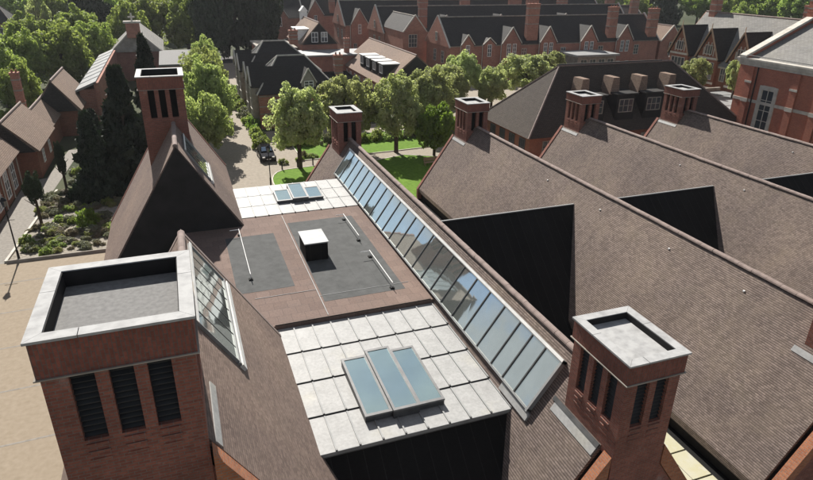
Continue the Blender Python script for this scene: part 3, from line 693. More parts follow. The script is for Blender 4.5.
# --- small house with white cupola and flat-roofed links
h = thing('gabled_lodge', (27.3, 128, 0), 'small brown-roofed lodge with dark gable and white windows above flat white roofs', 'house')
MB().box(23.7, 30.9, 125, 140, 0, 6.5).build('wall', 'brick_far', h)
roof_y(h, 23.7, 30.9, 125, 140, 6.5, 10.6, 'tile_brown', .3)
MB().extrude([(23.8, 124.8, 6.5), (30.8, 124.8, 6.5), (27.3, 124.8, 10.4)], (0, -.12, 0)).build('gable', 'dark_wall', h)
for x in (26.3, 28.2): window(h, x, 124.66, 6.9, 1.3, 1.9, '-y', 2, 2)
d = MB().box(23.4, 26.0, 128, 133, 7.0, 9.0).build('dormer', 'white_paint', h); MB().box(23.2, 26.3, 127.8, 133.2, 9.001, 9.2).build('dormer_roof', 'white_paint', d)
window(d, 23.39, 129.3, 7.4, 1.6, 1.3, '-x', 2, 1); window(d, 23.39, 131.6, 7.4, 1.6, 1.3, '-x', 2, 1)
MB().box(22, 36, 117, 124.7, 0, 5.2).build('link_wall', 'brick_far', h); MB().box(21.6, 36.4, 116.6, 124.6, 5.201, 5.5).build('flat_roof', 'grey_lead', h)
MB().box(16, 23, 128, 142, 0, 5.4).build('link_wall', 'brick_far', h); MB().box(15.7, 23.4, 127.6, 142.3, 5.401, 5.7).build('flat_roof', 'stone_dark', h)
chimney(h, 31.2, 119, 5.5, 8.2, .9, .9)
cu = MB().box(26.9, 28.3, 141, 142.4, 8.5, 11.6).build('cupola', 'white_paint', h)
MB().extrude([(26.7, 140.8, 11.6), (28.5, 140.8, 11.6), (27.6, 140.8, 12.7)], (0, 1.8, 0)).build('cupola_roof', 'white_paint', cu)
# --- brick terraces running to the right, each with a parapet end gable
def terrace(x0, x1, y0, y1, ze, zr, label, gablets, chims, endwin=True, band=True):
    h = thing('brick_terrace', ((x0+x1)/2, y0, 0), label, 'terrace', 'brick terraces in the background')
    MB().box(x0, x1, y0, y1, 0, ze).build('wall', 'brick_far', h)
    roof_x(h, x0, x1, y0, y1, ze-.05, zr, 'slate', 0, 0, .3, 'stone_dark')
    gable_face_x(h, x0, y0-.35, y1+.35, ze-.3, zr+.25, 'brick_far', .35, 'stone'); gable_face_x(h, x1+.35, y0-.3, y1+.3, ze-.3, zr+.2, 'brick_far', .35, 'stone')
    ym = (y0+y1)/2
    for yy in (ym-2.6, ym+1.4): window(h, x0-.005, yy, ze-3.6, 1.3, 2.3, '-x', 2, 3, 'stone')
    window(h, x0-.36, ym, ze+.4, 1.0, 1.7, '-x', 2, 2, 'stone')
    if band: MB().box(x0-.08, x1, y0-.06, y0-.001, ze-.25, ze-.05).build('eave_band', 'stone_dark', h)
    for (x, wd, zg, n) in gablets:
        gablet(h, x, y0-.45, wd, ze+.2, zg, 5.0, 'brick_far', 'slate', (n, .85, 2.3), ze-2.2, 'stone')
        for k in (-1, 1): window(h, x+k*wd*.28, y0-.455, 1.0, .9, 1.8, '-y', 2, 2, 'stone')
    for (x, zt, wx) in chims: chimney(h, x, y0+1.0, 0, zt, wx, 1.1, 'brick_far', 3)
    nw = int((x1-x0)/4.6)
    for k in range(nw):
        xx = x0+2.5+4.6*k
        if all(abs(xx-g_[0]) > g_[1]/2+.6 for g_ in gablets) and all(abs(xx-c_[0]) > 1.9 for c_ in chims):
            window(h, xx, y0-.005, ze-2.9, 1.2, 2.0, '-y', 2, 3, 'stone')
    for g_ in gablets: MB().bar((g_[0]-g_[1]/2-.3, y0-.6, .2), (g_[0]-g_[1]/2-.3, y0-.6, ze+.1), .07, 5).build('rain_pipe', 'stone', h)
    return h
h1 = terrace(50, 99.5, 112.5, 124.5, 6.9, 11.7, 'nearest long brick terrace with slate roof, gablets and tall banded chimneys',
        [(53.6, 2.6, 8.9, 1), (58.3, 2.6, 8.2, 1), (63.2, 4.2, 10.1, 2), (71.6, 3.8, 10.1, 2), (81.4, 4.0, 10.1, 2), (90.4, 4.0, 10.1, 2)], [(68.2, 14.4, 2.5), (87.5, 13.6, 2.0), (98.0, 13.2, 2.2)])
bay = MB().box(74.5, 83.5, 105.5, 111.8, 0, 4.9).build('flat_bay', 'stone_dark', h1); MB().box(74, 84, 105, 112, 4.901, 5.3).build('flat_bay_roof', 'grey_lead', bay)
for k in range(4): window(bay, 75.9+2.1*k, 105.49, 2.4, 1.5, 2.0, '-y', 2, 2, 'stone')
hh = MB().box(45.2, 50.5, 126, 140, 0, 8.4).build('link_wall', 'brick_far', h1)
roof_y(h1, 45.2, 50.5, 126, 140, 8.3, 11.4, 'slate', .1, ridge='stone_dark')
gable_face_y(h1, 45.2, 50.5, 125.93, 8.3, 11.6, 'brick_far', 'link_gable', .15, 'stone')
for z in (1.2, 5.2): window(hh, 47.4, 125.99, z, 1.9, 2.6, '-y', 3, 3, 'stone')
terrace(45.0, 112, 138, 150, 7.2, 12.3, 'second brick terrace behind, with slate roof and end gable left of the tall chimney', [(49.3, 4.2, 10.3, 1), (60, 4.0, 10.6, 1), (74, 4, 10.6, 1), (92, 4, 10.6, 1)], [(54.6, 14.2, 1.9)])
h3 = terrace(41.0, 118, 157, 169, 7.2, 12.6, 'third brick terrace, its pale end gable behind the dormer house', [(44.6, 4.4, 11.0, 1), (53, 4.0, 10.8, 1), (66, 4, 10.8, 1)], [(62, 14.5, 2.6), (74, 15.0, 2.6), (89, 15.2, 3.6), (94.5, 15.2, 3.6), (104, 14.5, 3.0)])
terrace(34.5, 60, 178, 190, 8.0, 13.4, 'far brick terrace whose gable peaks show behind the small lodge', [(38.0, 4.6, 12.0, 1), (47.5, 4.6, 12.0, 1)], [(43, 15.5, 1.6)])
terrace(24.5, 33.5, 172, 186, 8.0, 13.4, 'short brick gabled house beside the dark cedars', [(27.2, 4.2, 11.5, 1)], [])
terrace(120, 150, 178, 190, 5.5, 9.5, 'low far brick terrace under the trees at the top', [], [(126, 13.0, 4.2), (136, 12.4, 3.2), (146, 13, 3)])
h = thing('end_house', (101.5, 112, 0), 'small brick gabled house at the right end of the nearest terrace', 'house')
MB().box(100.2, 106.0, 112.5, 124, 0, 6.5).build('wall', 'brick_far', h); roof_y(h, 100.2, 106, 112.5, 124, 6.5, 9.6, 'tile_brown', .2)
gable_face_y(h, 100.2, 106, 112.5, 6.5, 9.7, 'brick_far', coping='stone'); window(h, 103.1, 112.29, 3.5, 1.1, 2.8, '-y', 2, 3, 'stone'); window(h, 103.1, 112.49, .5, 1.1, 1.8, '-y', 2, 2, 'stone')
# --- timbered villa with three gables facing left
h = thing('gabled_villa', (80, 73, 0), 'tall brick villa with three half-timbered gables and stone window bays', 'house')
MB().box(78, 90, 60, 84.6, 0, 7.6).build('wall', 'brick_orange', h)
roof_y(h, 78, 90, 60, 84.6, 7.5, 14.6, 'slate_grey', .3)
gable_face_y(h, 78, 90, 84.9, 7.5, 14.6, 'brick_far')
chimney(h, 84, 83.0, 13.5, 17.0, 1.3, 1.2); chimney(h, 84, 66, 14, 16.6, 1.3, 1.2)
for y in (82.3, 76.2, 70.0, 63.6):
    g = MB().extrude([(77.5, y-2.0, 0), (77.5, y+2.0, 0), (77.5, y+2.0, 8.9), (77.5, y, 12.5), (77.5, y-2.0, 8.9)], (1.0, 0, 0)).build('gable_bay', 'brick_orange', h)
    MB().extrude([(77.2, y-2.35, 8.5), (77.2, y, 12.8), (77.2, y+2.35, 8.5), (77.2, y+2.35, 8.2), (77.2, y, 12.45), (77.2, y-2.35, 8.2)], (6.5, 0, 0)).build('gable_roof', 'slate', g)
    for sy in (-1, 1): MB().bar((77.18, y+sy*2.3, 8.4), (77.18, y, 12.75), .12, 4).build('bargeboard', 'timber', g)
    MB().bar((77.2, y, 12.6), (77.2, y, 13.5), .06, 5).build('finial', 'timber', g)
    for dy in (-1.0, -.35, .35, 1.0): MB().box(77.44, 77.499, y+dy-.08, y+dy+.08, 8.8, 11.2-abs(dy)*1.2).build('timber_stud', 'stone', g)
    MB().box(77.40, 77.499, y-1.95, y+1.95, 8.3, 8.6).build('stone_band', 'stone', g); MB().box(77.40, 77.499, y-1.95, y+1.95, 4.7, 5.0).build('stone_band', 'stone', g)
    window(g, 77.43, y, 9.0, 1.5, 1.4, '-x', 3, 1, 'stone')
    for z in (1.6, 5.3): window(g, 77.49, y, z, 3.0, 2.6, '-x', 4, 2, 'stone')
    window(h, 77.99, y-3.05, 5.3, 1.0, 2.0, '-x', 2, 2, 'stone'); window(h, 77.99, y-3.05, 1.8, 1.0, 2.0, '-x', 2, 2, 'stone')
MB().box(77.9, 77.999, 60, 84.6, 7.2, 7.5).build('stone_band', 'stone', h)
# --- brown hipped house with dormers, dark slope towards us
h = thing('hipped_house', (48, 64, 0), 'brown-tiled hipped house with dark near slope and gabled wall dormers', 'house')
MB().box(36.2, 66, 58.4, 69.8, 0, 3.6).build('wall', 'brick_orange', h)
roof_x(h, 36.2, 66, 58.4, 69.8, 3.5, 10.3, 'tile_dark', 6.6, 6.6, .5, 'ridge_clay')
for x in (44.8, 49.0, 53.0, 57.2):
    d = MB().box(x-1.3, x+1.3, 58.9, 61.5, 4.6, 7.55).build('dormer', 'dark_wall', h)
    MB().box(x-1.5, x+1.5, 58.7, 62.2, 7.551, 7.7).build('dormer_roof', 'slate', d)
    MB().extrude([(x-1.6, 60.0, 7.4), (x-.35, 60.0, 7.4), (x-.5, 60.0, 9.35), (x-1.35, 60.0, 9.35)], (0, 1.9, 0)).build('dormer_lit_slope', 'tile_brown', d)  # paler tiled block stands in for the dormer roof's sunlit slope
    window(d, x, 58.89, 5.5, 2.0, 1.55, '-y', 3, 2, 'stone_dark')
for k in range(4): window(h, 36.19, 60.0+2.4*k, 1.1, 1.3, 2.0, '-x', 3, 2, 'frame_dark')
for k in range(8): window(h, 38.5+3.4*k, 58.39, 1.2, 1.3, 1.8, '-y', 2, 2, 'stone_dark')
MB().box(42.55, 57.8, 64.0, 64.24, 10.4, 10.5).build('ridge_capping', 'slate', h)
# --- large brick hall at the right
h = thing('brick_hall', (76, 45, 0), 'tall red brick hall with stone bands, cornice and grey slate roof', 'hall')
MB().box(66, 86, 20, 59.5, 0, 10.3).build('wall', 'brick_hall', h)
for (z0, z1, o) in ((10.3, 10.62, .12), (10.62, 10.95, .28), (10.95, 11.15, .38)): MB().box(66-o, 86, 20, 59.5+o, z0, z1).build('cornice', 'stone', h)
m = MB(); zr = 15.3
m.extrude([(66.3, 20, 11.0), (76, 20, zr), (85.7, 20, 11.0)], (0, 38.7, 0)); m.build('roof', 'slate_grey', h)
MB().extrude([(65.9, 58.75, 11.16), (76, 58.75, 15.75), (86.1, 58.75, 11.16), (86.1, 58.75, 10.5), (65.9, 58.75, 10.5)], (0, .55, 0)).build('gable_wall', 'brick_hall', h)
for xa, xb in ((65.6, 76), (86.4, 76)): MB().extrude([(xa, 58.55, 11.17), (xb, 58.55, 15.78), (xb, 58.55, 16.06), (xa, 58.55, 11.45)], (0, .95, 0)).build('gable_coping', 'stone', h)
chimney(h, 76, 59.0, 14, 18.2, 1.6, 1.2, 'brick_hall', 0)
MB().box(65.9, 65.999, 20, 59.5, 6.1, 6.45).build('stone_band', 'stone', h)
for y in (57.6, 51.3, 48.2, 42.6, 39.6, 33.6):
    b_ = MB().box(65.75, 65.998, y-.45, y+.45, 0, 10.29).build('pilaster', 'brick_hall', h)
    MB().box(65.70, 65.749, y-.5, y+.5, 8.35, 8.6).build('stone_band', 'stone', b_); MB().box(65.70, 65.749, y-.5, y+.5, 6.05, 6.5).build('stone_band', 'stone', b_)
for y in (54.6, 45.6, 36.6):
    s_ = MB()
    s_.box(65.86, 65.998, y-1.25, y-.85, 2.6, 8.3); s_.box(65.86, 65.998, y+.85, y+1.25, 2.6, 8.3); s_.box(65.86, 65.998, y-.85, y+.85, 7.9, 8.35)
    s_.build('window_surround', 'stone', h); window(h, 65.98, y, 3.0, 1.7, 4.9, '-x', 2, 4, 'stone')
MB().bar((65.7, 56.5, 0), (65.7, 56.5, 10.3), .09, 6).build('rain_pipe', 'black_paint', h)
MB().bar((65.8, 25, 11.5), (65.8, 59, 11.5), .05, 5).build('cable', 'frame_dark', h)
# --- low flat-roofed block between hall and villa
h = thing('flat_annexe', (72, 66, 0), 'low annexe with pale grey sheet roof beside the brick hall', 'annexe')
MB().box(67.4, 77.0, 60.1, 72, 0, 4).build('wall', 'brick', h)
for k in range(4): MB().box(67.1, 77.0, 60.0+3*k, 62.96+3*k, 4.001, 4.18+.05*(k % 2)).build('roof_sheet', 'grey_lead', h)
MB().box(67.1, 77, 72.0, 72.4, 4.0, 4.7).build('parapet', 'stone_dark', h)
# --- houses at the left
def small_house(x0, x1, y0, y1, ze, zr, label, gmat='slate', wmat='brick_orange', wins=(), chim=None):
    h = thing('brick_cottage', ((x0+x1)/2, (y0+y1)/2, 0), label, 'house')
    MB().box(x0, x1, y0, y1, 0, ze).build('wall', wmat, h)
    roof_y(h, x0, x1, y0, y1, ze-.08, zr, 'tile_brown', .35)
    MB().extrude([(x0+.05, y0-.22, ze-.1), (x1-.05, y0-.22, ze-.1), ((x0+x1)/2, y0-.22, zr-.15)], (0, -.14, 0)).build('gable', gmat, h)
    for (y, z, ww, wh) in wins: window(h, x1+.005, y, z, ww, wh, '+x', 2, 3)
    if chim: chimney(h, *chim)
    return h
small_house(-20, -14.8, 71.2, 81.3, 3.0, 6.1, 'brown-roofed brick cottage with dark gable beside the garden path', wins=((74, 1.0, 1.0, 1.4), (78, 1.0, 1.0, 1.4)))
small_house(-18.3, -15.1, 81.6, 91.0, 3.0, 5.2, 'small brown-roofed extension behind the garden cottage')
small_house(-17.8, -12.6, 89.2, 100, 3.4, 7.2, 'dark-gabled brown-roofed cottage against the chapel aisle', chim=(-19.2, 90.5, 0, 8.2, .9, .9))
hb = small_house(-24.5, -16.3, 50, 69.6, 3.5, 8.2, 'brick cottage with tall white windows at the left edge', 'slate', 'brick_orange', wins=[(66.5, .6, 1.5, 2.5), (63.6, .6, 1.5, 2.5), (60.0, .6, 1.5, 2.5), (56, .6, 1.5, 2.5)])
for y in (68.6, 65.0, 61.8, 58): MB().bar((-16.2, y, .05), (-16.2, y, 3.5), .06, 5).build('rain_pipe', 'stone', hb)
# --- chapel: low lead aisle roofs round a gabled nave
h = thing('chapel', (-6.5, 112, 0), 'brick chapel with grey lead aisle roofs and stone bell gable behind conifers', 'chapel')
MB().box(-12.9, -10.9, 94.5, 131, 0, 5.0).build('aisle_wall', 'brick_far', h)
MB().extrude([(-13.3, 94, 5.0), (-10.6, 94, 6.1), (-10.6, 94, 5.8), (-13.3, 94, 4.7)], (0, 37, 0)).build('aisle_roof', 'grey_lead', h)
for k in range(1, 8): MB().bar((-13.3, 94+4.6*k, 5.04), (-10.6, 94+4.6*k, 6.14), .05, 4).build('lead_roll', 'galv', h)
MB().box(-10.9, -10.3, 94, 131, 0, 5.9).build('aisle_wall', 'brick_far', h)
MB().box(-11.2, -2.2, 131, 150, 0, 5.5).build('nave_wall', 'brick_far', h)
roof_y(h, -11.2, -2.2, 131, 150, 5.4, 9.5, 'slate_grey', .3)
gable_face_y(h, -11.2, -2.2, 130.7, 5.4, 9.7, 'stone_dark', coping='stone')
bt = MB().box(-7.9, -5.5, 129.9, 131.1, 8.0, 10.6).build('bell_gable', 'brick_far', h); MB().box(-8.2, -5.2, 129.7, 131.3, 10.6, 10.95).build('bell_gable_cap', 'stone', bt)
MB().box(-6.85, -6.55, 130.4, 130.6, 10.95, 12.3).box(-7.3, -6.1, 130.41, 130.59, 11.5, 11.8).build('cross', 'stone', bt)
MB().box(-2.4, 3.2, 112, 131, 0, 5.2).build('porch_wall', 'brick_far', h); MB().box(-2.7, 3.5, 111.7, 131, 5.201, 5.5).build('porch_roof', 'felt_light', h)
sk = thing('waste_skip', (4.3, 112, 0), 'bright green sheeted skip beside the chapel, above the far left tower', 'skip')
MB().extrude([(3.6, 110.5, .3), (5.0, 110.5, .3), (5.3, 110.5, 4.6), (3.4, 110.5, 4.6)], (0, 3.2, 0)).build('skip_body', 'green_sheet', sk); MB().box(3.5, 5.2, 110.6, 113.6, 0, .3).build('skid', 'rubber', sk)
# pale brick house far left
h = thing('far_house', (-40, 200, 0), 'distant brick house with pale strips behind the trees at top left', 'house')
MB().box(-52, -34, 168, 178, 0, 8).build('wall', 'brick_far', h); roof_x(h, -52, -34, 168, 178, 8, 12, 'slate', 3, 3)
for k in range(5): window(h, -50+3.4*k, 167.99, 3.5, 1.6, 3.5, '-y', 2, 3)

# ------------------------------------------------------------------ car, lamps, bollards
car = thing('parked_car', (8.6, 71.2, 0), 'small black car with bright windscreen on the drive', 'car')
cx_, cy_ = 8.6, 69.2
def ring(y, w_, z0, z1, w2): return [(cx_-w_, y, z0), (cx_+w_, y, z0), (cx_+w_, y, (z0+z1)/2), (cx_+w2, y, z1), (cx_-w2, y, z1), (cx_-w_, y, (z0+z1)/2)]
def loft(rings, name, mat, parent):
    m = MB(); n = len(rings[0])
    for a, b in zip(rings, rings[1:]):
        for k in range(n): m.face(a[k], a[(k+1) % n], b[(k+1) % n], b[k])
    m.face(*reversed(rings[0])); m.face(*rings[-1]); return m.build(name, mat, parent)
body = loft([ring(cy_, .62, .35, .62, .5), ring(cy_+.15, .82, .28, .78, .72), ring(cy_+1.2, .9, .25, .98, .78), ring(cy_+3.4, .9, .25, 1.0, .8), ring(cy_+4.1, .84, .3, .95, .76), ring(cy_+4.2, .7, .38, .8, .6)], 'body', 'car_paint', car)
loft([ring(cy_+1.15, .74, .95, 1.0, .7), ring(cy_+1.9, .70, .97, 1.45, .56), ring(cy_+3.3, .70, .97, 1.46, .56), ring(cy_+4.0, .68, .93, 1.05, .6)], 'cabin', 'car_paint', car)
MB().extrude([(cx_-.62, cy_+1.3, 1.10), (cx_+.62, cy_+1.3, 1.10), (cx_+.52, cy_+1.86, 1.45), (cx_-.52, cy_+1.86, 1.45)], (0, -.03, .03)).build('windscreen', 'glazing', car)
for sx in (-1, 1):
    MB().box(cx_+sx*.55-.14, cx_+sx*.55+.14, cy_-.0, cy_+.12, .6, .74).build('headlight', 'white_paint', car)
    for yy in (cy_+.8, cy_+3.4):
        w_ = MB().bar((cx_+sx*.72, yy, .31), (cx_+sx*.93, yy, .31), .31, 14).build('wheel', 'rubber', car); MB().bar((cx_+sx*.93, yy, .31), (cx_+sx*.94, yy, .31), .18, 10).build('rim', 'galv', w_)
    MB().box(cx_+sx*.97-.08, cx_+sx*.97+.08, cy_+1.5, cy_+1.62, .98, 1.1).build('mirror', 'car_paint', car)
MB().box(cx_-.25, cx_+.25, cy_-.03, cy_+.03, .42, .52).build('number_plate', 'white_paint', car)
def lamp(x, y, hgt, label):
    t = thing('street_lamp', (x, y, 0), label, 'lamp', 'black lamp posts')
    MB().bar((x, y, 0), (x, y, .9), .10, 8, .08).bar((x, y, .9), (x, y, hgt-.6), .055, 8, .045).build('post', 'black_paint', t)
    MB().bar((x-.4, y, hgt-1.7), (x+.4, y, hgt-1.7), .025, 5).build('ladder_bar', 'black_paint', t)
    hd = MB().bar((x, y, hgt-.6), (x, y, hgt-.15), .14, 6, .24).build('lantern', 'window_glass', t)
    MB().bar((x, y, hgt-.15), (x, y, hgt+.12), .27, 6, .06).build('lantern_cap', 'black_paint', hd); MB().bar((x, y, hgt+.12), (x, y, hgt+.3), .03, 5).build('finial', 'black_paint', hd)
lamp(-13.25, 49.75, 5.0, 'black lamp post at the corner of the garden bed')
lamp(7.6, 61.2, 4.2, 'black lamp post at the lawn edge in front of the black car')
def bollard(x, y, label):
    t = thing('bollard', (x, y, 0), label, 'bollard', 'bollards along the lawn')
    MB().bar((x, y, 0), (x, y, .85), .08, 8, .07).build('post', 'black_paint', t); MB().bar((x, y, .85), (x, y, 1.0), .10, 8, .03).build('cap', 'black_paint', t)
for (x, y, q_) in ((9.6, 66.2, 'first'), (11.4, 66.6, 'second'), (13.2, 66.8, 'third'), (15.0, 66.9, 'fourth')): bollard(x, y, q_+' black bollard from the drive on the far lawn edge')
def bench(x, y, rz, label):
    t = thing('garden_bench', (x, y, 0), label, 'bench', 'benches on the lawn'); 
    for k in range(3): MB().box(x-.8, x+.8, y-.2+.16*k, y-.07+.16*k, .42, .47).build('seat_slat', 'timber', t)
    for k in range(3): MB().box(x-.8, x+.8, y+.28, y+.32, .55+.14*k, .66+.14*k).build('back_slat', 'timber', t)
    for sx in (-.7, .7):
        for yy in (-.18, .26): MB().box(x+sx-.03, x+sx+.03, y+yy-.03, y+yy+.03, 0, .42 if yy < 0 else .95).build('leg', 'timber', t)
bench(26.0, 62.6, 0, 'pale timber bench on the lawn under the trees')

# ------------------------------------------------------------------ planting
rng = np.random.default_rng(11)
def leaves_mesh(name, mat, centers, radii, per, size, out_c=(0, 0, 0), flat=1.0, jitter=.75, tall=1.0, aspect=1.5):
    """leaf-sized quads spread over clumps"""
    cs = np.repeat(np.asarray(centers, float), per, 0); rs = np.repeat(np.asarray(radii, float), per)[:, None]
    n = len(cs); d = rng.normal(size=(n, 3)); d /= np.linalg.norm(d, axis=1)[:, None]
    p = cs + d*rs*(.55+.45*rng.random((n, 1))**.5)*np.array([1, 1, flat])
    o = p-np.asarray(out_c); o /= np.linalg.norm(o, axis=1)[:, None]+1e-6
    nr_ = .55*d + .45*o + jitter*rng.normal(size=(n, 3)) + np.array([0, 0, .25]); nr_ /= np.linalg.norm(nr_, axis=1)[:, None]
    a = np.cross(nr_, rng.normal(size=(n, 3))); a /= np.linalg.norm(a, axis=1)[:, None]; b = np.cross(nr_, a)
    sz = size*(.6+.8*rng.random((n, 1)))
    a *= sz*aspect*.5; b *= sz*.5
    fold = nr_*sz*.18
    v = np.stack([p-a, p-b*1.0+fold*0, p+a, p+b*1.0], 1).reshape(-1, 3)
    v[:, 2] *= tall
    me = bpy.data.meshes.new(name); me.vertices.add(4*n); me.vertices.foreach_set('co', v.ravel())
    me.loops.add(4*n); me.loops.foreach_set('vertex_index', np.arange(4*n, dtype=np.int32))
    me.polygons.add(n); me.polygons.foreach_set('loop_start', np.arange(0, 4*n, 4, dtype=np.int32)); me.polygons.foreach_set('loop_total', np.full(n, 4, np.int32))
    me.update(); me.validate(); me.materials.append(MAT[mat]); return me
def blob_clumps(n, inner=.45, rr=(.20, .36), squash=1.0, low=-.75):
    out, rad = [], []
    while len(out) < n:
        d = rng.normal(size=3); d /= np.linalg.norm(d)
        if d[2] < low: continue
        r = inner+(.86-inner)*rng.random()**.5
        if d[2] < -.2: r *= .85
        out.append(d*r*(1+.20*rng.normal()*.6)); rad.append(rng.uniform(*rr))
    return out, rad
CROWN = {}
def crowns(kind, count, mat, n, per, size, **kw):
    CROWN[kind] = []
    for k in range(count):
        c_, r_ = blob_clumps(n, **kw); CROWN[kind].append(leaves_mesh('crown', mat, c_, r_, per, size))
crowns('round', 3, 'leaf_round', 150, 140, 0.052, rr=(.10, .21))
crowns('bright', 1, 'leaf_bright', 60, 150, .10, rr=(.18, .32))
crowns('pale', 2, 'leaf_pale', 130, 130, 0.058, rr=(.10, .21))
crowns('lime', 2, 'leaf_lime', 130, 140, 0.052, rr=(.11, .24), inner=.3)
crowns('wood', 4, 'leaf_wood', 140, 130, 0.056, rr=(.10, .23), inner=.35)
crowns('dark', 2, 'leaf_dark', 80, 220, 0.068, rr=(.14, .28), inner=.3)
crowns('poplar', 1, 'leaf_pale', 60, 120, .09, rr=(.16, .28), inner=.3)
def cone_mesh(mat):
    c_, r_ = [], []
    for k in range(150):
        t_ = rng.random()**1.25; a = rng.random()*2*math.pi; rad = (1-t_)*.92+.05
        q = rad*(.45+.5*rng.random()); c_.append((q*math.cos(a), q*math.sin(a), -1+2*t_-.02)); r_.append(.07+.16*(1-t_)+.03)
    return leaves_mesh('crown', mat, c_, r_, 110, .075, out_c=(0, 0, -1.2), flat=.6, aspect=2.2)
CROWN['cone'] = [cone_mesh('leaf_cone') for k in range(2)]
CROWN['sapling'] = [cone_mesh('leaf_dark')]
def trunk_mesh(seed):
    r_ = random.Random(seed); m = MB()
    m.bar((0, 0, 0), (0, 0, .5), .035, 8, .027); m.bar((0, 0, .5), (.01, .01, .95), .027, 7, .008)
    for k in range(6):
        a = r_.random()*6.28; z = .38+.09*k; l_ = .34-.03*k
        m.bar((0, 0, z), (math.cos(a)*l_*.62, math.sin(a)*l_*.62, z+l_*.55), .014, 5, .004)
    return m.mesh('trunk', 'bark')
TRUNK = [trunk_mesh(k) for k in range(3)]
cnt = {}
def tree(kind, x, y, zc, rx, rz, label, group=None, name='broadleaf_tree'):
    t = thing(name, (x, y, 0), label, 'tree', group)
    k = cnt.get(kind, 0); cnt[kind] = k+1
    H = zc+rz
    tr = inst('trunk', TRUNK[k % 3], t, (x, y, 0), random.random()*6, (H*.9*.9, H*.9*.9, H*.92) if kind not in ('cone', 'sapling', 'poplar') else (H*.5, H*.5, H*.9))
    inst('crown', CROWN[kind][k % len(CROWN[kind])], t, (x, y, zc), random.random()*6.28, (rx, rx*random.uniform(.92, 1.08), rz))
    return t
G1 = 'round-crowned trees between the building and the slate house'
tree('round', 11.6, 66, 5.2, 3.4, 4.1, 'round-crowned tree beside the black car, left of the middle tower', G1)
tree('round', 18.2, 71, 5.0, 3.8, 4.5, 'round-crowned tree directly behind the brick tower of the glazed range', G1)
tree('round', 24.0, 69, 5.2, 3.4, 4.4, 'round-crowned tree standing on the right-hand lawn', G1)
tree('round', 31.8, 77.5, 4.9, 3.6, 4.0, 'round-crowned tree in front of the dormer house, behind the bright sapling', G1)
tree('bright', 27.8, 66, 3.4, 2.3, 3.1, 'small vivid green tree left of the second-range tower', G1)
tree('round', 36.8, 83, 4.4, 3.6, 4.0, 'low round tree between the dormer house and the second-range tower', G1)
G2 = 'pale trees in front of the brick terrace'
tree('round', 41.8, 88.5, 5.8, 3.3, 3.3, 'round tree in front of the terrace end gable', G2)
tree('round', 44.3, 83.4, 4.4, 3.0, 3.3, 'compact globe tree above the second-range tower', G2)
tree('pale', 51.9, 86.5, 5.4, 4.1, 3.5, 'broad pale green tree beside the hipped brown roof', G2)
tree('pale', 59.5, 91, 6.4, 2.4, 2.3, 'small pale tree peeping over the hipped roof ridge', G2)
tree('pale', 72.0, 72.6, 6.9, 2.3, 2.4, 'pale green tree in front of the timbered villa', 'trees by the villa')
tree('pale', 74.2, 67.0, 7.3, 1.6, 2.9, 'narrow pale tree squeezed between villa and brick hall', 'trees by the villa')
GL = 'lime-green trees along the drive'
tree('lime', 2.2, 73, 4.0, 3.0, 4.0, 'nearest lime-green tree along the drive, right of the far left tower', GL)
tree('lime', 3.2, 83, 5.2, 3.4, 4.8, 'second lime-green tree along the drive, overhanging the gravel', GL)
tree('lime', 3.6, 95, 5.6, 3.5, 4.8, 'third lime-green tree along the drive, beside the chapel porch', GL)
tree('lime', 4.4, 108, 5.6, 3.2, 4.4, 'farthest lime-green tree along the drive before the cedars', GL)
G3 = 'trees of the wood behind the cottages and chapel'
for (x, y, zc, rx, rz, lab) in (
        (-24.4, 125, 5.3, 4.4, 5.6, 'green wood tree just above the cottage chimney at top left'),
        (-25.2, 110, 4.6, 4.2, 5.4, 'green wood tree at the left picture edge beside the cottage chimney'),
        (-19.4, 129, 5.2, 5.6, 6.2, 'broad sunlit wood tree above the dark-gabled cottage roof'),
        (-15.2, 140, 4.8, 4.8, 5.8, 'wood tree touching the left end of the chapel aisle roof'),
        (-27.5, 150, 6.4, 5, 5, 'wood tree behind the ones by the cottage chimney, second row'),
        (-33, 135, 6, 5, 6, 'wood tree cut by the left picture edge, second row'),
        (-22, 104, 4.0, 3, 4.0, 'lowest wood tree, directly behind the cottage chimney'),
        (-28.8, 200, 7.0, 5.6, 6.4, 'wood tree beside the slim pale tree at top left'),
        (-4.8, 172, 7.2, 7.6, 7.6, 'large bright wood tree directly behind the chapel bell gable'),
        (3.4, 163, 7.0, 5.2, 7, 'bright wood tree between the chapel roof and the dark cedars'),
        (-14.8, 215, 7.6, 8, 8, 'far wood tree at the top edge, left of the bell gable'),
        (-44.8, 225, 6.8, 8, 7.6, 'far wood tree in the top left picture corner'),
        (-20, 160, 6, 6, 6.2, 'wood tree in front of the dark spreading tree at top left'),
        (-9, 160, 6.5, 5, 6.6, 'wood tree just left of the chapel bell gable'),
        (-12, 190, 7, 7, 7.5, 'far wood tree behind the bell gable, nearer of two'),
        (2, 200, 7.5, 7, 8, 'far wood tree at the top edge beside the leftmost cedar'),
        (-36, 250, 8, 10, 8, 'most distant wood tree above the slim pale tree'),
        (-8, 260, 8, 10, 8.5, 'most distant wood tree above the chapel'),
        (12, 230, 8, 8, 8.5, 'far tree showing over the dark cedars')):
    tree('wood', x, y, zc, rx, rz, lab, G3)
tree('dark', -18.9, 183, 7.6, 5.8, 9.2, 'dark green spreading tree rising out of the wood at top left', G3)
tree('poplar', -31.5, 188, 7.0, 3.0, 6.8, 'slim pale grey-green tree standing in the wood at top left', G3)
G4 = 'dark cedars at the end of the drive'
tree('dark', 8.8, 153, 8.6, 4.8, 10.2, 'leftmost of the three dark cedars at the end of the drive', G4, 'cedar_tree')
tree('dark', 14.4, 158, 9.0, 5.8, 11.5, 'middle and tallest dark cedar at the end of the drive', G4, 'cedar_tree')
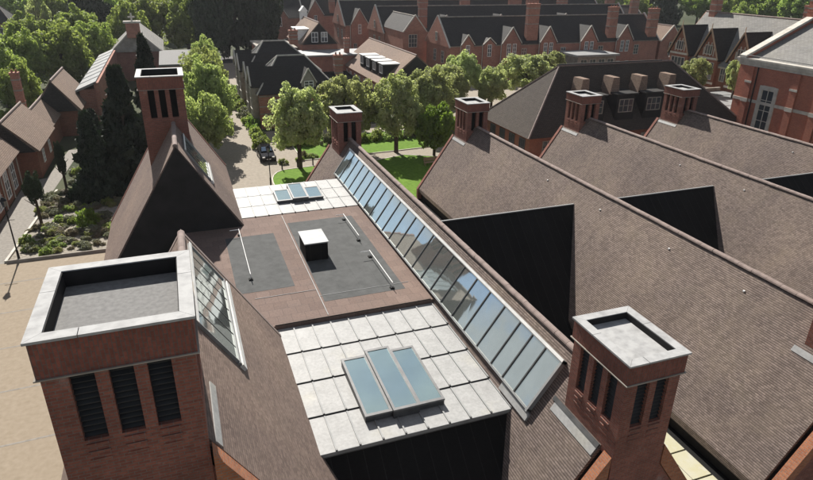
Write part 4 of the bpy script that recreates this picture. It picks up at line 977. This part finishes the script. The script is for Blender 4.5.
tree('dark', 20.4, 156, 7.8, 4.9, 10.2, 'rightmost dark cedar beside the brick gables', G4, 'cedar_tree')
G5 = 'trees along the top right behind the terraces'
for (x, y, zc, rx, rz, lab) in (
        (170, 258, 7, 12, 7, 'skyline tree above the middle of the nearest terrace roof'),
        (195, 262, 7.2, 12, 7, 'skyline tree above the right part of the nearest terrace roof'),
        (194, 200, 8.2, 7.4, 7, 'skyline tree above the left end of the villa roof'),
        (199, 238, 7, 8.4, 7.2, 'skyline tree left of the dark conifer by the villa'),
        (198, 188, 9, 10, 7.5, 'large skyline tree above the middle of the villa roof'),
        (205, 178, 8.4, 8, 6.6, 'skyline tree above the right end of the villa roof'),
        (201, 163, 9.2, 7.2, 7, 'skyline tree in the top right corner beside the hall chimney'),
        (143, 300, 9, 15, 8, 'most distant skyline tree above the terrace chimneys'),
        (162, 196, 6.2, 4.6, 6, 'small tree at the right end of the terraces, below the skyline'),
        (231, 228, 9, 11, 8, 'far skyline tree behind those above the villa roof'),
        (120, 280, 8, 12, 8, 'distant skyline tree above the second terrace'),
        (90, 300, 9, 14, 8.5, 'distant skyline tree above the third terrace end gable'),
        (60, 300, 9, 14, 8.5, 'distant skyline tree above the far terrace peaks'),
        (150, 230, 7, 8, 7, 'skyline tree behind the low far terrace'),
        (180, 172, 6.4, 6, 6, 'mid-green tree directly behind the villa ridge'),
        (172, 158, 6, 5, 5.5, 'lower tree peeping over the villa ridge near its right chimney'),
        (225, 200, 9, 9, 8, 'far skyline tree above the right villa chimney')):
    tree('wood', x, y, zc, rx, rz, lab, G5)
tree('dark', 160, 180, 5.5, 5.6, 9.4, 'dark conifer between the terrace end and the villa roof', G5, 'conifer_tree')
for x, y, lab in ((190, 215, 'dark conifer above the left villa chimney'), (215, 196, 'dark conifer above the right half of the villa roof'), (178, 205, 'dark conifer just right of the terrace end conifer')): tree('dark', x, y, 8, 6, 9.5, lab, G5, 'conifer_tree')
G6 = 'dark conifers beside the far left tower'
tree('cone', -5.6, 65, 6.0, 3.6, 6.0, 'big dark conifer left of the far left tower', G6, 'conifer_tree')
tree('cone', -3.2, 76, 7.2, 2.9, 6.6, 'pointed dark conifer rising behind the far left tower', G6, 'conifer_tree')
tree('cone', -8.6, 63, 4.2, 2.6, 4.2, 'lower dark conifer overhanging the garden bed', G6, 'conifer_tree')
tree('cone', -9.2, 72, 3.4, 2.3, 3.4, 'short bushy conifer behind the garden bed', G6, 'conifer_tree')
tree('dark', -12.8, 57, 3.2, .8, 1.5, 'slim columnar sapling in the garden bed near the cottage', 'saplings in the garden bed', 'sapling_tree')
tree('dark', -11.8, 65.5, 3.2, .5, 1.9, 'thin upright sapling at the back of the garden bed', 'saplings in the garden bed', 'sapling_tree')
# shrubs
SH = {}
for kind, mat in (('grey', 'leaf_grey'), ('yellow', 'leaf_yellow'), ('buff', 'leaf_buff'), ('green', 'leaf_wood'), ('lime', 'leaf_bright')):
    c_, r_ = blob_clumps(22, inner=.3, rr=(.2, .36), low=-.1); SH[kind] = leaves_mesh('shrub', mat, c_, r_, 60, .14)
LAB = {'grey': 'low grey-green shrub in the gravelly garden bed', 'yellow': 'low yellow-green shrub in the gravelly garden bed', 'buff': 'low buff-coloured dry shrub in the gravelly garden bed', 'green': 'low dark green shrub in the gravelly garden bed'}
def shrub(kind, x, y, r_, h_, label, group):
    o = bpy.data.objects.new('shrub', SH[kind]); COL.objects.link(o); o.location = (x, y, h_*.25); o.rotation_euler = (0, 0, random.random()*6.28); o.scale = (r_, r_*random.uniform(.85, 1.15), h_)
    o['label'] = label; o['category'] = 'shrub'; o['group'] = group
random.seed(21)
n = 0
while n < 230:
    x, y = random.uniform(-13.6, -5.8), random.uniform(50.2, 65.6)
    if abs(y-(58.0+(x+13)*.18)) < .6: continue
    if x > -6.5 and y < 52: continue
    k = random.choice(('grey', 'grey', 'grey', 'buff', 'buff', 'green', 'yellow') if y > 54 or x > -10.5 else ('yellow', 'yellow', 'grey', 'green'))
    r_ = random.uniform(.25, .6); shrub(k, x, y, r_, r_*random.uniform(.6, 1.0), LAB[k], 'shrubs in the garden bed'); n += 1
shrub('lime', -8.9, 55.2, 1.1, 1.3, 'bright lime-green bush, the most vivid in the garden bed', 'shrubs in the garden bed')
for k in range(16):
    y = 76+2.6*k; x = 8.7+.02*(y-76)+random.uniform(-.3, .5); r_ = random.uniform(.7, 1.3)
    kd = random.choice(('green', 'grey', 'lime', 'green')); shrub(kd, min(x, 8.9), y, r_, r_*1.0, {'green': 'dark green bush along the front of the slate house', 'grey': 'grey-green bush along the front of the slate house', 'lime': 'bright green bush along the front of the slate house'}[kd], 'bushes in front of the slate house')
for k in range(9): shrub('green', -27+1.25*k, 101+random.uniform(-.3, .3), 1.1, 1.5, 'clipped green hedge bush behind the left cottages', 'hedge behind the cottages')
for k in range(18): shrub(random.choice(('grey', 'green', 'grey')), random.uniform(-12.0, -9.2), random.uniform(67, 82), random.uniform(.4, .9), random.uniform(.4, .9), 'bushy plant between the garden path and the dark conifers', 'plants beside the conifers')
for k in range(26): shrub(random.choice(('green', 'grey', 'green')), 12+.9*k+random.uniform(-.3, .3), 75.5+random.uniform(-.8, .8), random.uniform(.6, 1.1), random.uniform(.7, 1.3), 'hedge bush in the row behind the round-crowned trees', 'hedge behind the round trees')
for k in range(14): shrub(random.choice(('grey', 'green', 'buff')), 11+random.uniform(-1, 8), 69.5+random.uniform(-1.3, 1.3), random.uniform(.4, .9), random.uniform(.4, .8), 'small mixed shrub in the border behind the left lawn', 'border behind the lawn')

# ------------------------------------------------------------------ summer haze
hz = MB().box(-420, 560, -120, 620, -1.0, 24.5).build('haze', 'felt'); hz['kind'] = 'stuff'
hm = bpy.data.materials.new('haze'); hm.use_nodes = True; hm.node_tree.nodes.clear()
ho = hm.node_tree.nodes.new('ShaderNodeOutputMaterial'); hv = hm.node_tree.nodes.new('ShaderNodeVolumePrincipled')
hv.inputs['Color'].default_value = (.92, .94, 1, 1); hv.inputs['Density'].default_value = .00011; hv.inputs['Anisotropy'].default_value = .35
hm.node_tree.links.new(hv.outputs['Volume'], ho.inputs['Volume']); hz.data.materials[0] = hm
